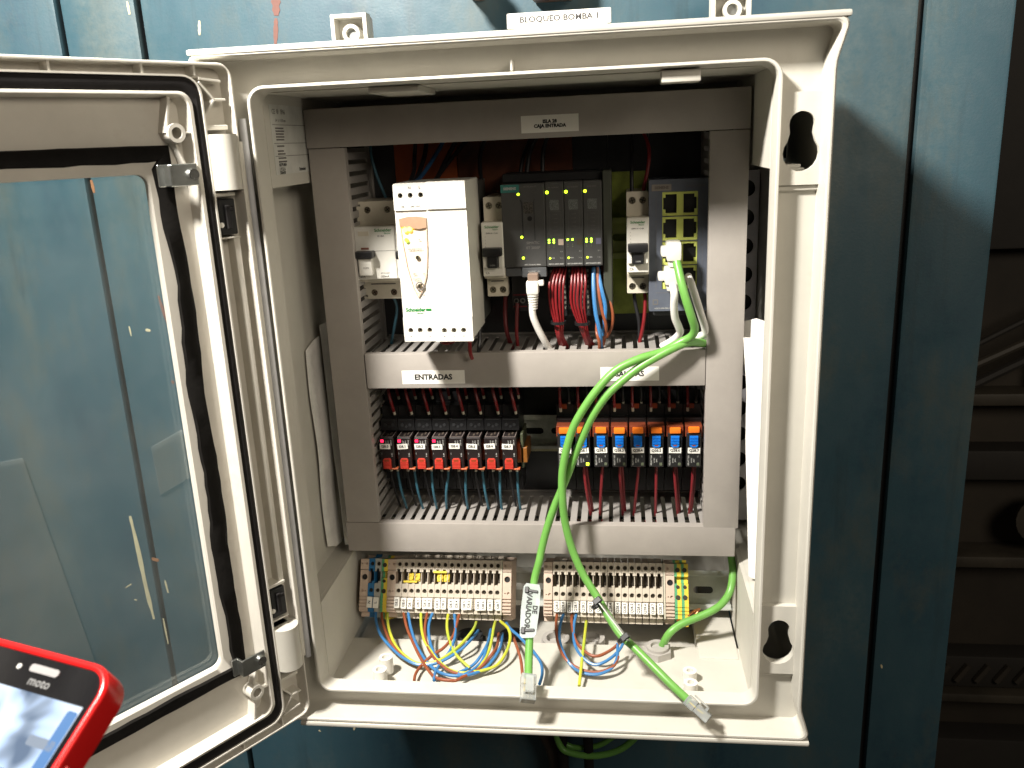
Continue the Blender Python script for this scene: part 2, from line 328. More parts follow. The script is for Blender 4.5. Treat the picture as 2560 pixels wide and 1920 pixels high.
# pipe fittings on the wall above the box
t = thing('pipe_fitting', 'round rusty brass fitting cut off by the top edge, left of the sign', 'pipe fitting', (-43.4, 204, 320), group='rusty fittings above the box')
b = B(); b.cyl((0, -34, 0), 11.5, 34, 'y', 24); b.obj('body', RUST, t); b = B(); b.ring((0, -38, 0), 13, 8, 8); b.obj('collar', RUST, t)
t = thing('pipe_fitting', 'square copper-brown fitting cut off by the top edge, above the sign', 'pipe fitting', (19, 204, 318), group='rusty fittings above the box')
b = B(); b.box(-16, 17, -36, 0, -14, 14, c=2); b.obj('body', RUST, t); b = B(); b.cyl((0, -40, 2), 8, 5, 'y', 6); b.obj('hex_plug', RUST, t)
# ================================================================== ENCLOSURE
box = thing('electrical_enclosure', 'open pale grey wall box with windowed door swung out to the left', 'electrical cabinet', (0, 0, 0))
def flare(p):
    t = max(0, (abs(p.z)-226)/30); t = min(1, t); k = 6.5*t*t*(3-2*t)
    p.x += k if p.x > 190 else (-k if p.x < -190 else 0); return p
b = B()
sweepR(b, [(-203, 206, -257, 257, 7, 150), (-203, 206, -257, 257, 7, -9), (-202, 205, -256, 256, 6.4, -10), (-200.8, 203.8, -254.6, 254.6, 6, -10), (-200, 203, -253.6, 253.6, 6, -9), (-199, 202, -253, 253, 5, 13.4)], warp=flare, sub=[242, 236, 231, 226, -226, -231, -236, -242])
# outer body behind the trough
b.obj('outer_flange', SHELL, box)
keyhole = lambda cx, cz, s=1: [(cx+12.0*s*math.cos(math.radians(a)), cz+12.0*s*math.sin(math.radians(a))) for a in range(140, 401, 20)] + [(cx+7.8*s, cz+13*s)] + [(cx+8.4*s*math.cos(math.radians(a)), (cz+19*s)+8.4*s*math.sin(math.radians(a))) for a in range(0, 181, 20)] + [(cx-7.8*s, cz+13*s)]
b = B(); KH = [keyhole(190.3, 176.5), keyhole(190.3, -190.5)]
b.plate([(-201, -226), (-202.5, -234), (-205, -243), (-205, -255), (209, -255), (209, -243), (206.5, -234), (204.6, -226), (204.6, 226), (206.5, 234), (209, 243), (209, 255), (-205, 255), (-205, 243), (-202.5, 234), (-201, 226)], [rect(-175.6, 175.6, -235, 235, 12, 6)]+KH, 13, 15.5); b.obj('trough_floor', SHELL, box)
for cz in (176.5, -190.5):
    pad = B(); pad.plate(rect(176.3, 203.2, cz-20, cz+38, 1), [keyhole(190.3, cz, .96)], 8, 12.8)
    pad.box(176.5, 203.2, 10, 12.9, cz-24, cz-20.1, c=.8); pad.obj('keyhole_lug', SHELL, box)
b = B()
sweepR(b, [(-176, 176, -235.4, 235.4, 12, 13.2), (-176, 176, -235.4, 235.4, 12, .8), (-175.5, 175.5, -234.9, 234.9, 11.6, 0), (-174.2, 174.2, -233.6, 233.6, 10.6, 0), (-173.6, 173.6, -233, 233, 10.2, .7),
           (-173, 173, -232, 232.2, 10, 13), (-173, 173, -238, 232.2, 10, 14.5), (-173, 173, -240.5, 232.2, 10, 19.5)])
b.obj('inner_rim', SHELL, box)
def part(nm, m, *bs, c=0):
    b = B()
    for q in bs: b.box(*q, c=c)
    return b.obj(nm, m, box)
part('ceiling_panel', SHELL, (-173.5, 173.5, 19.4, 197, 231.6, 234.6))
for s in (-1, 1):
    X = lambda u, v: (min(s*u, s*v), max(s*u, s*v)); yf = 13.6 if s < 0 else 19.6
    part('upper_side_wall', SHELL, (*X(172.6, 176), 19.4, 197, 167.2, 231.5)); part('lower_side_wall', SHELL, (*X(172.6, 176), 19.4, 197, -241, -165.2))
    if s < 0: part('edge_strip', SHELL, (-174.6, -173.1, 13, 19.3, -230, 230))
    part('side_pocket', SHELL, (*X(192, 194.5), 17, 197, -165, 167), (*X(176.1, 192), 16.2, 197, 167.2, 169.4), (*X(176.1, 192), 16.2, 197, -167.2, -165), (*X(173.8, 191.9), 16, 18, -164.9, 167))
for q in ((195, 205, 192, 196, -256, 256), (176.5, 194.6, 201, 204, -256, 256), (-205, -195, 192, 196, -256, 256), (176.5, 205, 140, 142, 169.6, 240)): part('keyhole_shade', BLACK, q)  # black blocks added so the keyholes look dark inside
part('back_panel', SHELL, (-194, 194, 197.2, 200, -262, 235))
part('floor_panel', SHELL, (-173.5, 173.5, 19.4, 88, -244, -241)); part('floor_recess', mat('shell_recess', (.50, .48, .43), .45), (-173, 173, 88.2, 197, -255.8, -253), (-173, 173, 86, 88, -253.5, -244.1))
b = B(); b.box(137, 171.5, 70, 150, -252.6, -239.5, c=3); b.obj('floor_step', SHELL, box)
# rain canopy and sill
b = B(); b.box(-209, 213, -11, 60, 255.5, 259.5, c=1.6); b.obj('canopy', SHELL, box)
b = B(); b.box(-190, 213, -11, 60, -261, -257.2, c=1.6); b.obj('sill', SHELL, box)
for x in (5,): b = B(); b.box(x-.8, x+.8, 2, 13, 236, 243, c=.4); b.obj('rib', SHELL, box)
b = B(); b.box(101, 126, 6, 26, 224, 231.6, c=1); b.obj('ceiling_lug', SHELL, box)
b = B(); b.box(-95, -60, 14, 70, 227.5, 231.5, c=1); b.obj('ceiling_lug', SHELL, box)
# type plate inside the left wall
st = B(); st.box(-172.5, -172.3, 29, 108, 176, 225); stp = st.obj('type_plate', mat('plate_paper', (.62, .62, .58), .5), box)
ri = math.pi/2
def side_text(s, size, y, z, m=INK, bold=.03):
    o = text(s, size, stp, (-172.2, y, z), m, 0, 'LEFT', bold); o.rotation_euler = (math.pi/2, 0, math.pi/2); return o
side_text('CE  \u00ae   IP66', 5, 33, 220, GINK); side_text('54  L= 1120 mm', 3, 38, 214, GINK)
for k, (z, n) in enumerate(((208.5, 46), (206.5, 48), (204.5, 44), (202.5, 47), (200.5, 45), (196, 40), (192.5, 34), (190.5, 42), (187.5, 44), (185, 46))):
    side_text('Il' * (n//2), 1.5, 36, z, GINK, .05)
for z in (211, 198, 189): b = B(); b.box(-172.25, -172.15, 31, 106, z-.2, z+.2); b.obj('rule_line', GINK, stp)
for z, s in ((183, 'NSYPLM54'), (180, '1 P 52 A'), (177.5, '530x430')): side_text(s, 3.2, 36, z-.3, INK, .1)
side_text('Schneider', 3.6, 76, 178.6, INK, .1)
# mounting lugs above
for x, lb in ((-148.5, 0), (162.5, 0)):
    b = B(); b.plate(rect(x-15.5, x+15.5, 258, 300, 4), [rect(x-11, x+11, 240, 295.5, 1)] if 0 else [circ(x+1, 284, 6.2, 18)], 176, 181)
    b.box(x-15.5, x-12, 162, 176.1, 258, 300, c=1); b.box(x+12, x+15.5, 162, 176.1, 258, 300, c=1); b.box(x-13, x+13, 162.2, 176.2, 296.4, 299.9, c=1); o = b.obj('mounting_lug', SHELL, box)
    b = B(); b.ring((x+1, 164, 284.5), 7.4, 4.4, 13, n=24); b.obj('bushing', SHELL, o); b = B(); b.cyl((x+1, 168, 284.5), 4.6, 6, 'y', 6); b.obj('hex_bolt', STEEL, o)
# cable glands and bosses at the bottom
GL = mat('light_gland', (.42, .40, .37), .45)
for x, y in ((-68, 104), (-28, 106), (12, 104), (44, 106)):
    b = B(); b.ring((x, y, -258), 12.5, 8.5, 13, 'z', 24); b.cyl((x, y, -258), 16, 7, 'z', 6); b.obj('cable_gland', BLK2 if x < 0 else GL, box)
b = B(); b.ring((102.5, 75, -241), 9.6, 6, 9, 'z', 24); b.cyl((102.5, 75, -241), 12.6, 6.5, 'z', 6); b.obj('cable_gland', GL, box)
for x, y, z, h in ((-127, 31, -238, 14), (-128, 15, -238, 13)): b = B(); b.ring((x, y+3, z), 5.8, 3.4, h, 'z', 24); b.cyl((x, y+3, z), 3.5, h-4, 'z', 16); b.obj('boss', WHT, box)
for x, y in ((127, 36), (126.5, 20)): b = B(); b.ring((x, y+3, -240), 5.6, 2.7, 9, 'z', 24); b.cyl((x, y+3, -240), 3, 5, 'z', 16); b.obj('boss', WHT, box)
# ------------------------------------------------------------------ door (local x = towards the hinge, y = away from the inside face)
door = link('door', None, box, (-190, -20, 0), (0, 0, math.radians(56))); 
def dl(u0, z0, z1, r, y, far=None): return (-(395-(far if far is not None else (u0+16))), -u0, z0, z1, r, y)
b = B()
sweepR(b, [dl(-16, -250, 250, 9, 17), dl(-16, -250, 250, 9, 1), dl(-15.4, -249.4, 249.4, 8.4, 0), dl(-14.4, -248.4, 248.4, 7.6, 0), dl(-14, -248, 248, 7, 1), dl(-13.6, -247.6, 247.6, 7, 12),
           dl(7.2, -242.4, 242.4, 13, 12, 8), dl(7.3, -242.2, 242.2, 13, 0, 8), dl(8.5, -241, 241, 12, 0, 9), dl(8.5, -241, 241, 12, 4, 9), dl(14.8, -232, 232, 9, 4, 18), dl(14.9, -232, 232, 9, .4, 18), dl(15.4, -231.4, 231.4, 8.6, 0, 19),
           dl(17.5, -230.2, 230.2, 8, 0, 20), dl(18.3, -229.6, 229.6, 8, .8, 20.6), dl(20.4, -228.4, 228.4, 7, 11, 22), dl(45.9, -178.2, 183.5, 7, 11, 68), dl(47, -177, 182, 7, 12, 69), dl(47, -177, 182, 7, 16, 69), dl(43, -184, 190, 7, 17, 60)], closed=True)
b.obj('frame', DOORM, door)
b = B(); sweepR(b, [dl(8.7, -240.8, 240.8, 12, 3.9, 9), dl(9.2, -240.3, 240.3, 12, 1.2, 9.4), dl(11.6, -237, 237, 11, .4, 13), dl(14, -233, 233, 10, 1.4, 17), dl(14.6, -232.2, 232.2, 9.4, 3.9, 18)]); b.obj('gasket', RUB, door)
b = B(); b.plate(rect(-338, -44, -187, 193, 4), [], 17.2, 20.2); b.obj('window_pane', GLASS, door)
b = B(); b.plate([(-70, -32), (-47.5, -27), (-47.5, 9), (-71, 3)], [], 16.7, 17.1); b.obj('reflection_patch', REFL, door)  # pale sheet standing in for a reflection in the pane
b = B(); b.plate([(-330, -170), (-128, -170), (-150, 20), (-330, 40)], [], 16.7, 17.1); b.obj('reflection_patch', REFL, door)  # larger pale sheet, also a painted pane reflection
# hand-laid sealant bead with a wandering edge
def bead():
    import random as R; R.seed(11); b = B(); path = []
    x0, x1, z0, z1 = -350, -34.9, -187, 194.5
    for i in range(31): path.append(((x0+(x1-x0)*i/30), z1, 0, 1))
    for i in range(1, 41): path.append((x1, z1+(z0-z1)*i/40, 1, 0))
    for i in range(1, 31): path.append((x1+(x0-x1)*i/30, z0, 0, -1))
    La, Lb, Lc, Ld = [], [], [], []; wi = wo = 0
    for i, (x, z, nx, nz) in enumerate(path):
        if i % 30 == 0 and 0 < i < 100: pass
        wi = .72*wi+R.uniform(-1.1, 1.1); wo = .72*wo+R.uniform(-.7, .7)
        if nx: s_ = math.sin(z*.045)*1.6; hwi, hwo = 6.6+wi+s_, 6.2+wo-s_*.6
        else: hwi, hwo = 5.0+wi*.5, 5.2+wo*.5
        cx, cz = (x, z)
        if i in (30,): nx, nz = 1, 1
        if i in (70,): nx, nz = 1, -1
        La.append(b.bm.verts.new((cx+nx*hwo, 11.1, cz+nz*hwo))); Lb.append(b.bm.verts.new((cx+nx*hwo*.8, 8.9, cz+nz*hwo*.8)))
        Lc.append(b.bm.verts.new((cx-nx*hwi*.8, 8.8, cz-nz*hwi*.8))); Ld.append(b.bm.verts.new((cx-nx*hwi, 11.1, cz-nz*hwi)))
    b._bridge([La, Lb, Lc, Ld], False, False); b.obj('sealant', SEAL, door, smooth=60)
bead()
ribs = []
def drib(u0, z0, u1, z1, y0=1.2, y1=12.2, t=1.6):
    b = B(); d = Vector((-(u1-u0), 0, z1-z0)); L = d.length; a = math.atan2(d.z, d.x)
    M = Matrix.Translation((-(u0+u1)/2, 0, (z0+z1)/2)) @ Matrix.Rotation(-a, 4, 'Y'); b.box(-L/2, L/2, y0, y1, -t/2, t/2, c=.3, M=M); b.obj('rib', DOORM, door)
for s in (1, -1):
    drib(-8, 238.5*s, 8, 240*s); drib(8, 238*s, -1.5, 227*s); drib(-1.5, 227*s, 8, 215*s); drib(-1.5, 227*s, -10, 227*s); drib(8, 209.5*s, -9, 209.5*s, t=3)
    for u in (10, 45, 100, 160, 220, 280, 340): drib(u, 248*s, u, 241.6*s)
    # screw boss and webs in the corner of the recess
    u, z = 29, 206.5*s
    b = B(); b.ring((-u, -.5, z), 6, 3.6, 11.6, n=26); b.obj('screw_boss', DOORM, door)
    drib(35, z, 30, z+22*s, 1.5, 11.2, 1.8) if s > 0 else drib(30, z-5, 33, z-23, 1.5, 11.2, 1.8); drib(23.5, z, 18.6, z, .6, 11.2, 1.4); drib(29, z-6*s, 24, z-20*s, 3, 11.2, 1.6)
    # zinc clip with its screw
    z = 180.5*s - (.5 if s < 0 else 0)
    b = B(); b.box(-37, -18.5, -1.2, .2, z-7, z+7, c=.5); b.box(-38.6, -36.6, -1.4, 6, z-7, z+7, c=.6); b.box(-42.5, -37.2, 5.4, 7.4, z-7, z+7, c=.5); c = b.obj('clip', STEEL, door)
    b = B(); b.cyl((-22.5, -3.2, z), 3.6, 2.2, 'y', 18, 2.6); b.obj('screw', CHROME, c)
for z in (187, -182):
    b = B(); b.cyl((3, 2, z-18), 10.5, 36, 'z', 28); b.box(-7.2, 9, 4, 12, z-18, z+18, c=.8); b.obj('hinge', SHELL, door)
for z in (151, -143):
    b = B(); b.box(-6, 7, 1.5, 12.1, z-12, z+12, c=.8); h = b.obj('hinge_latch', BLACK, door)
    b = B(); b.box(-1.4, 2, -.3, 1.4, z-8, z+8, c=.4); b.box(-1.4, 5, -.3, 1.4, z+4, z+7, c=.4); b.obj('latch_slot', RUB, h)
    drib(8, z+15, -8, z+15, 1.4, 12, 2.4); drib(8, z-14, -8, z-14, 1.4, 12, 1.2)
    b = B(); b.cyl((-5.5, .4, z-5), 1.8, 8, 'y', 14); b.obj('pin', DOORM, door)
b = B(); b.box(3.6, 8.5, 3, 12.1, -128, 138, c=1.2); b.obj('inner_ridge', DOORM, door)
b = B(); b.tube([(17.5, 6, 200), (17.5, 6, -200)], 3.4, 14, 1); b.obj('outer_ridge', DOORM, door)
# pale bead between door and rim on the box side
b = B(); b.tube([(-182.5, 4, 215), (-182.5, 4, -205)], 2.6, 12, 1); b.obj('edge_bead', mat('cool_white_bead', (.62, .63, .66), .35), box)

# ================================================================== MOUNTING PLATE, RAILS, DUCTS
mp = thing('mounting_plate', 'flat metal back plate inside the box behind the trunking and devices', 'back plate', (0, 175, 0))
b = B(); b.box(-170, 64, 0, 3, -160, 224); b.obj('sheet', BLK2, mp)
b = B(); b.box(64.2, 98, 0, 3, 40, 163); b.obj('sheet', LIME, mp)['label'] = 'back plate sheet coloured with a yellow-green glow behind the narrow breaker'
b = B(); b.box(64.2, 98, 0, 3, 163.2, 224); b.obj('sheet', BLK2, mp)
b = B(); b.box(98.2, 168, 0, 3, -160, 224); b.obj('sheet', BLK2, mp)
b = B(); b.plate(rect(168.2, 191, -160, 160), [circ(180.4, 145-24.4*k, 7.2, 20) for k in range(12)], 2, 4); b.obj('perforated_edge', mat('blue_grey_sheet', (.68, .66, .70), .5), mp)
b = B(); b.box(168.2, 191, 14, 15, -160, 160); b.obj('hole_shade', BLACK, mp)  # black sheet added as the shade behind the plate holes
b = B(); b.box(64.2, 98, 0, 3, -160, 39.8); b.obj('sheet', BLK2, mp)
b = B(); b.box(-121, -66, -3, -.3, 118, 224, c=.4); b.obj('orange_sheet', ORNG, mp)
b = B(); b.box(-65.4, 34, -3, -.3, 118, 224, c=.4); b.obj('brown_sheet', BRN, mp)
def rail_mesh(x0, x1, z0=0, slots=True):
    # 35 mm top-hat rail, local z centre 0, open to the front: lips at y=0, web at y=7
    b = B(); b.box(x0, x1, 0, 1, 12.6, 17.5, c=.3); b.box(x0, x1, 0, 1, -17.5, -12.6, c=.3)
    b.box(x0, x1, .9, 7.2, 12.4, 13.4); b.box(x0, x1, .9, 7.2, -13.4, -12.4)
    n = int((x1-x0-8)//25); h = [rect(x0+6+25*k, x0+24+25*k, -3.1, 3.1, 3) for k in range(n)]
    b.plate(rect(x0, x1, -13.3, 13.3), h if slots else [], 6.2, 7.3); return b
t = thing('din_rail', 'upper slotted mounting rail behind the breakers and power supply', 'mounting rail', (0, 163, 108)); rail_mesh(-139, 139).obj('rail', mat('glow_tinted_rail', (.80, .88, .30), .35, 0), t)  # rail colour carries the yellow-green glow falling on it
t = thing('din_rail', 'middle slotted mounting rail carrying the two rows of relays', 'mounting rail', (0, 163, -68.5)); rail_mesh(-147.5, 139).obj('rail', mat('plain_rail', (.62, .64, .56), .38, .15, var=.2), t)
b = B(); b.box(-138, 139, -.2, 1.3, -17.9, -15.4, c=.4); b.obj('gold_edge', GOLD, t)
TR = math.radians(-28); TO = (0, 112, -178)
t = thing('din_rail', 'lower tilted slotted rail carrying the beige terminal blocks, its end bare at right', 'mounting rail', TO, (TR, 0, 0))
rail_mesh(-168, 171).obj('rail', mat('satin_rail', (.58, .61, .57), .35, .35), t, (0, 38, -18.5))
b = B(); b.box(-168, 179, 38.2, 40, -36.5, -33.6, c=.5); b.obj('lower_lip', STEEL, t)
for x in (-150, 150): b = B(); b.box(x-8, x+8, 45.5, 70, -30, -6, c=1); b.obj('bracket', BLK2, t)
def duct(label, x0, x1, z0, z1, fingers, cover=(None, None), y0=95, y1=175):
    # fingers: list of sides among 'top','bottom','left','right'
    t = thing('wire_duct', label, 'cable trunking', ((x0+x1)/2, y0, (z0+z1)/2), group='grey slotted cable trunking')
    hx, hz, D = (x1-x0)/2, (z1-z0)/2, y1-y0-.4
    b = B(); b.box(-hx, hx, 0, 2.2, -hz, hz, c=.9)
    if hx > hz: b.box(-hx, hx, 1.2, 8, hz-1.4, hz-.1, c=.3); b.box(-hx, hx, 1.2, 8, -hz+.1, -hz+1.4, c=.3)
    else: b.box(hx-1.4, hx-.1, 1.2, 8, -hz, hz, c=.3); b.box(-hx+.1, -hx+1.4, 1.2, 8, -hz, hz, c=.3)
    b.obj('cover', DUCT, t)
    b = B(); b.box(-hx+.6, hx-.6, D-2, D, -hz+.6, hz-.6); b.obj('base', DUCTE, t)
    for sd in fingers:
        if sd in ('top', 'bottom'):
            s_ = 1 if sd == 'top' else -1; z = s_*(hz-2.4); m = None; n = int(2*hx/9.35)
            bb = B(); bb.box(-2.9, 2.9, 3, D-12, -.6, .6, c=.25); me = bb.mesh('finger', DUCTE)
            for k in range(n): link('finger', me, t, (-hx+6+9.35*k+(random.random()-.5)*.3, 0, z))
            bb = B(); bb.box(-hx, hx, D-13, D-1, z-.6, z+.6); bb.obj('side_strip', DUCTE, t)
        else:
            s_ = 1 if sd == 'right' else -1; x = s_*(hx-2.4); n = int(2*hz/9.35)
            bb = B(); bb.box(-.6, .6, 3, D-12, -2.9, 2.9, c=.25); me = bb.mesh('finger', DUCTE)
            for k in range(n): link('finger', me, t, (x, 0, -hz+6+9.35*k))
            bb = B(); bb.box(x-.6, x+.6, D-13, D-1, -hz, hz); bb.obj('side_strip', DUCTE, t)
    return t
dt = duct('top horizontal grey trunking with the ISLA 28 sticker', -171.5, 170.5, 193.4, 223, ['bottom'])
dL = duct('left upright grey trunking', -170.5, -141, -128.4, 193, ['right'])
dR = duct('right upright grey trunking', 141.2, 170.2, -130.5, 193, ['left'])
dm = duct('middle horizontal grey trunking with the ENTRADAS and SALIDAS stickers', -140.2, 140.8, -4.6, 25.4, ['top', 'bottom'])
db = duct('lowest horizontal grey trunking above the terminal blocks', -171.5, 168, -156.6, -128.8, ['top'])
def sticker(parent, x, z, wd, h, lines, size, rot=0, m=LBL, bold=.12, y=-.25):
    ox, oy, oz = [v/S for v in parent.location]
    o = B().box(-wd/2, wd/2, 0, .2, -h/2, h/2).obj('sticker', m, parent, (x-ox, y, z-oz), (0, rot, 0))
    for i, s in enumerate(lines): text(s, size, o, (0, -.12, (len(lines)-1)*size*.48-i*size*.96), INK, 0, bold=bold)
    return o
sticker(dt, 21.6, 203.8, 43.8, 12.7, ['ISLA 28', 'CAJA ENTRADA'], 3.4, bold=.2)
sticker(dm, -82.5, 5.0, 53.5, 11.7, ['ENTRADAS'], 6.4, bold=.24)
sticker(dm, 80.4, 6.0, 47.3, 11.7, ['SALIDAS'], 6.2, bold=.2)
# ================================================================== DEVICES ON THE UPPER RAIL
def screwhead(parent, x, y, z, r=2.6, m=STEEL, a=.6):
    b = B(); b.cyl((x, y, z), r, 1.2, 'y', 18); o = b.obj('terminal_screw', mat('screw_dark', (.30, .27, .20), .35, .9), parent)
    for ang in (a, a+math.pi/2): b = B(); b.box(-r*.8, r*.8, -.08, .3, -.3, .3, M=Matrix.Translation((x, y, z)) @ Matrix.Rotation(ang, 4, 'Y')); b.obj('slot', BLACK, o)
def logo(parent, x, y, z, size):
    text('Schneider', size, parent, (x, y, z), GRNINK, bold=.05*size/3); text('Electric', size*.5, parent, (x+size*1.0, y, z-size*.72), GRNINK, bold=.02)
def breaker(label, x0, wd, poles):
    # front centre reference: z = 108, back on the rail at y = 163; local y = world y
    t = thing('circuit_breaker', label, 'circuit breaker', (x0, 0, 108), group='cream circuit breakers')
    holes = []; n = 2
    b = B(); b.box(0.1, wd-.1, 127, 172, -41, 41, c=.8); b.box(.1, wd-.1, 112, 128, -24, 22, c=.4)
    pts = [wd*(.26+.48*k) for k in range(2)]
    hz = [(x, z) for x in pts for z in (34, -35.5)]
    b.plate(rect(.1, wd-.1, -41, 41, .8), [circ(x, z, 2.9, 16) for x, z in hz], 124.8, 127.2); b.obj('housing', CREAM, t)
    for x, z in hz: screwhead(t, x, 126, z, 2.8, a=random.random()*1.5)
    for k in range(2): b = B(); b.box(wd*.2, wd*.8, 124.5, 125.2, -25.6-3*k, -24.6-3*k); b.obj('groove', GINK, t)
    return t
# residual-current breaker, two modules
t = breaker('wide cream breaker with black side toggle, left of the power supply', -144.8, 35.6, 2)
b = B(); b.box(0, 35.4, 107, 113, -21.5, 22, c=.7); b.obj('front_cover', WHT, t)
b = B(); b.box(1, 18, 98, 108, -3, 2.6, c=.7); b.obj('toggle_bar', BLACK, t)
b = B(); b.box(4.6, 16, 101, 108, -17.5, -3.4, c=1.4); tg = b.obj('toggle', WHT, t); text('I.ON', 2.4, tg, (11, 100.8, -11), GINK)
b = B(); b.box(5, 14, 106.7, 107.2, 14.5, 18.2); b.obj('test_button', CREAM, t)
b = B(); b.box(6.5, 13, 106.7, 107.2, 3.4, 5); b.obj('flag_window', mat('brown_flag', (.25, .09, .06), .5), t)
b = B(); b.box(17, 35, 106.8, 107.1, 1.9, 2.15); b.obj('seam', GINK, t)
logo(t, 26, 106.85, 18.7, 3.6); text('ID 40A', 1.9, t, (24, 106.85, 14), GINK, bold=.05); text('40A', 2.8, t, (6, 106.85, -19.4), GINK); text('300mA', 2.4, t, (25, 106.85, -19.2), GINK, bold=.03); text('2P AC 230V', 1.5, t, (25.5, 106.85, -16.4), GINK)
text('N', 2.6, t, (2.6, 124.6, 38), INK, bold=.1); text('N', 2.6, t, (2.4, 124.6, -38.3), INK, bold=.1)
def mcb(label, x0, cpos='C6'):
    t = breaker(label, x0, 17.6, 1)
    b = B(); b.box(0, 17.4, 107, 113, -21.5, 22, c=.6); b.obj('front_cover', WHT, t)
    b = B(); b.box(.8, 16.6, 99, 108, -4.6, 2.2, c=1.4); b.box(4.6, 12.9, 101.5, 108, -14, -4, c=.5); tg = b.obj('toggle', BLACK, t); text('I-ON', 1.8, tg, (8.8, 101.3, -11.8), WINK)
    for xx in ((.6, 4.2), (13.2, 16.8)): b = B(); b.box(xx[0], xx[1], 104.5, 108, -14, -4.8, c=.5); b.obj('toggle_guard', WHT, t)
    logo(t, 8.6, 106.85, 18.4, 2.9); text('iDPN N  C 6A', 1.6, t, (8.6, 106.85, 13.4), GINK, bold=.03); text(cpos, 2.7, t, (3.6, 106.85, -18.6), GINK, bold=.03)
    for k in range(4): text('I', 1.7, t, (3, 106.85, 10.5-2.6*k), GINK)
    text('N', 2, t, (2.2, 124.6, -27.5), GINK); return t
mcb('narrow cream breaker between the power supply and the dark module rack', -37.4)
mcb('narrow cream breaker between the dark module rack and the blue-grey switch', 79)
mcb('cream breaker almost hidden by the left side of the power supply', -108.8)
# power supply
t = thing('power_supply', 'tall white power supply with glowing orange indicators on the upper rail', 'power supply', (-95.2, 60, 43.8))
W1, W2, HH = 24.8, 55.2, 122
holes = [(5.3, 112.6), (13, 112.6), (21, 112.6), (5.5, 9.2), (13, 9.2), (20.7, 9.2), (32.6, 9), (40.2, 9), (47.8, 9)]
b = B(); b.box(.6, 54.6, 2.6, 62, .6, HH-.4, c=.8)
b.plate(rect(0, W1, 0, HH-.6, .8), [circ(x, z, 2.0, 16) for x, z in holes if x < W1], 0.6, 2.8)
b.plate(rect(W1+.2, W2, 0, HH, .8), [circ(x, z, 2.0, 16) for x, z in holes if x > W1], -1.0, 2.8)
b.obj('housing', WHT, t)
b = B(); b.box(1, 54.4, 61.8, 103, 3, HH-3, c=.6); b.obj('rear_case', mat('psu_rear', (.10, .105, .095), .3), t)
for z0, z1, x0, x1, y in ((HH-20.6, HH-.8, 0, W1, -.8), (HH-20.3, HH, W1+.2, W2, -2.4), (0, 20, 0, W1, -.8), (0, 20, W1+.2, W2, -2.4)):
    hs = [circ(x, z, 2.0, 16) for x, z in holes if x0 < x < x1 and z0 < z < z1]
    b = B(); b.plate(rect(x0, x1, z0+.2, z1-.2, .7), hs, y, y+1.5); b.obj('terminal_cover', WHT, t)
for x, z in holes: screwhead(t, x, 1.6, z, 1.9, a=.8)
win = [(3, 95.5), (10, 97), (17, 97), (24, 95.8), (24, 90), (23.4, 70), (21.5, 52), (17.5, 40), (13.6, 34.5), (10.2, 42), (6.4, 58), (4, 78), (3.2, 90)]
b = B(); b.plate(win, [], .25, .5); wo = b.obj('window_recess', mat('peach_panel', (.80, .70, .58), .4), t)
b = B(); b.plate(win, [[(13.6+(p[0]-13.6)*.93, 70+(p[1]-70)*.965) for p in win]], -.5, .2); b.obj('window_cover', mat('amber_rim', (.62, .46, .34), .25), t)
b = B(); b.plate([(3.1, 95.4), (10, 96.9), (17, 96.9), (23.9, 95.7), (23.9, 88.5), (18, 87.4), (3.2, 90)], [], -1.25, -1.0); b.obj('window_visor', mat('bronze_visor', (.42, .27, .18), .12), t)
for x, z, m, r in ((7.2, 87.2, LY, 1.9), (10.6, 87.6, LY, 1.7), (7.6, 79.6, LG2, 1.5)): b = B(); b.cyl((x, -1.6, z), r, 1.5, 'y', 14); b.obj('indicator', m, t)
for s, x, z, sz in (('N', 12.8, 118, 2.8), ('L', 20.6, 118, 2.8), ('100', 6.6, 104.3, 2), ('240 VAC', 16.6, 104.3, 2.2)): text(s, sz, t, (x, -.95, z), GINK, bold=.06)
for s, x, z, sz in (('24V', 12, 53.5, 1.9), ('5A', 19.5, 53.5, 1.9), ('Vout(V)', 13.5, 49.6, 1.9), ('24  28', 15.4, 38.5, 1.8), ('ABL8REM24050', 13.8, 72.4, 1.7), ('OK', 17.5, 79.5, 1.5)): text(s, sz, t, (x, -1.0, z), GINK, bold=.03)
b = B(); b.ring((15.5, -1.2, 44), 3.4, 2.5, .3, n=24); b.obj('dial_ring', GINK, t)
for z, r in ((44, 1.7), (66, 1.6)): b = B(); b.cyl((15.3, -1.3, z), r, 1, 'y', 16); o = b.obj('dial', GOLD, t); b = B(); b.box(15, 15.6, -1.5, -1.2, z-r*.8, z+r*.8); b.obj('slot', INK, o)
text('Schneider', 3.9, t, (10.3, .42, 25.2), GRNINK, bold=.16); text('Electric', 1.7, t, (14, .45, 22.3), GRNINK, bold=.03)
b = B(); b.box(18.6, 22.8, .3, .6, 24.3, 26, c=0); b.obj('green_bar', GRNINK, t)
for s, x in (('+', 5.5), ('\u2013', 13), ('+', 20.7)): text(s, 2.4, t, (x, -.95, 4.2), INK)
for s, x in (('+', 32.6), ('\u2013', 40.2), ('+', 47.8)): text(s, 2.4, t, (x, -2.55, 4.2), INK)
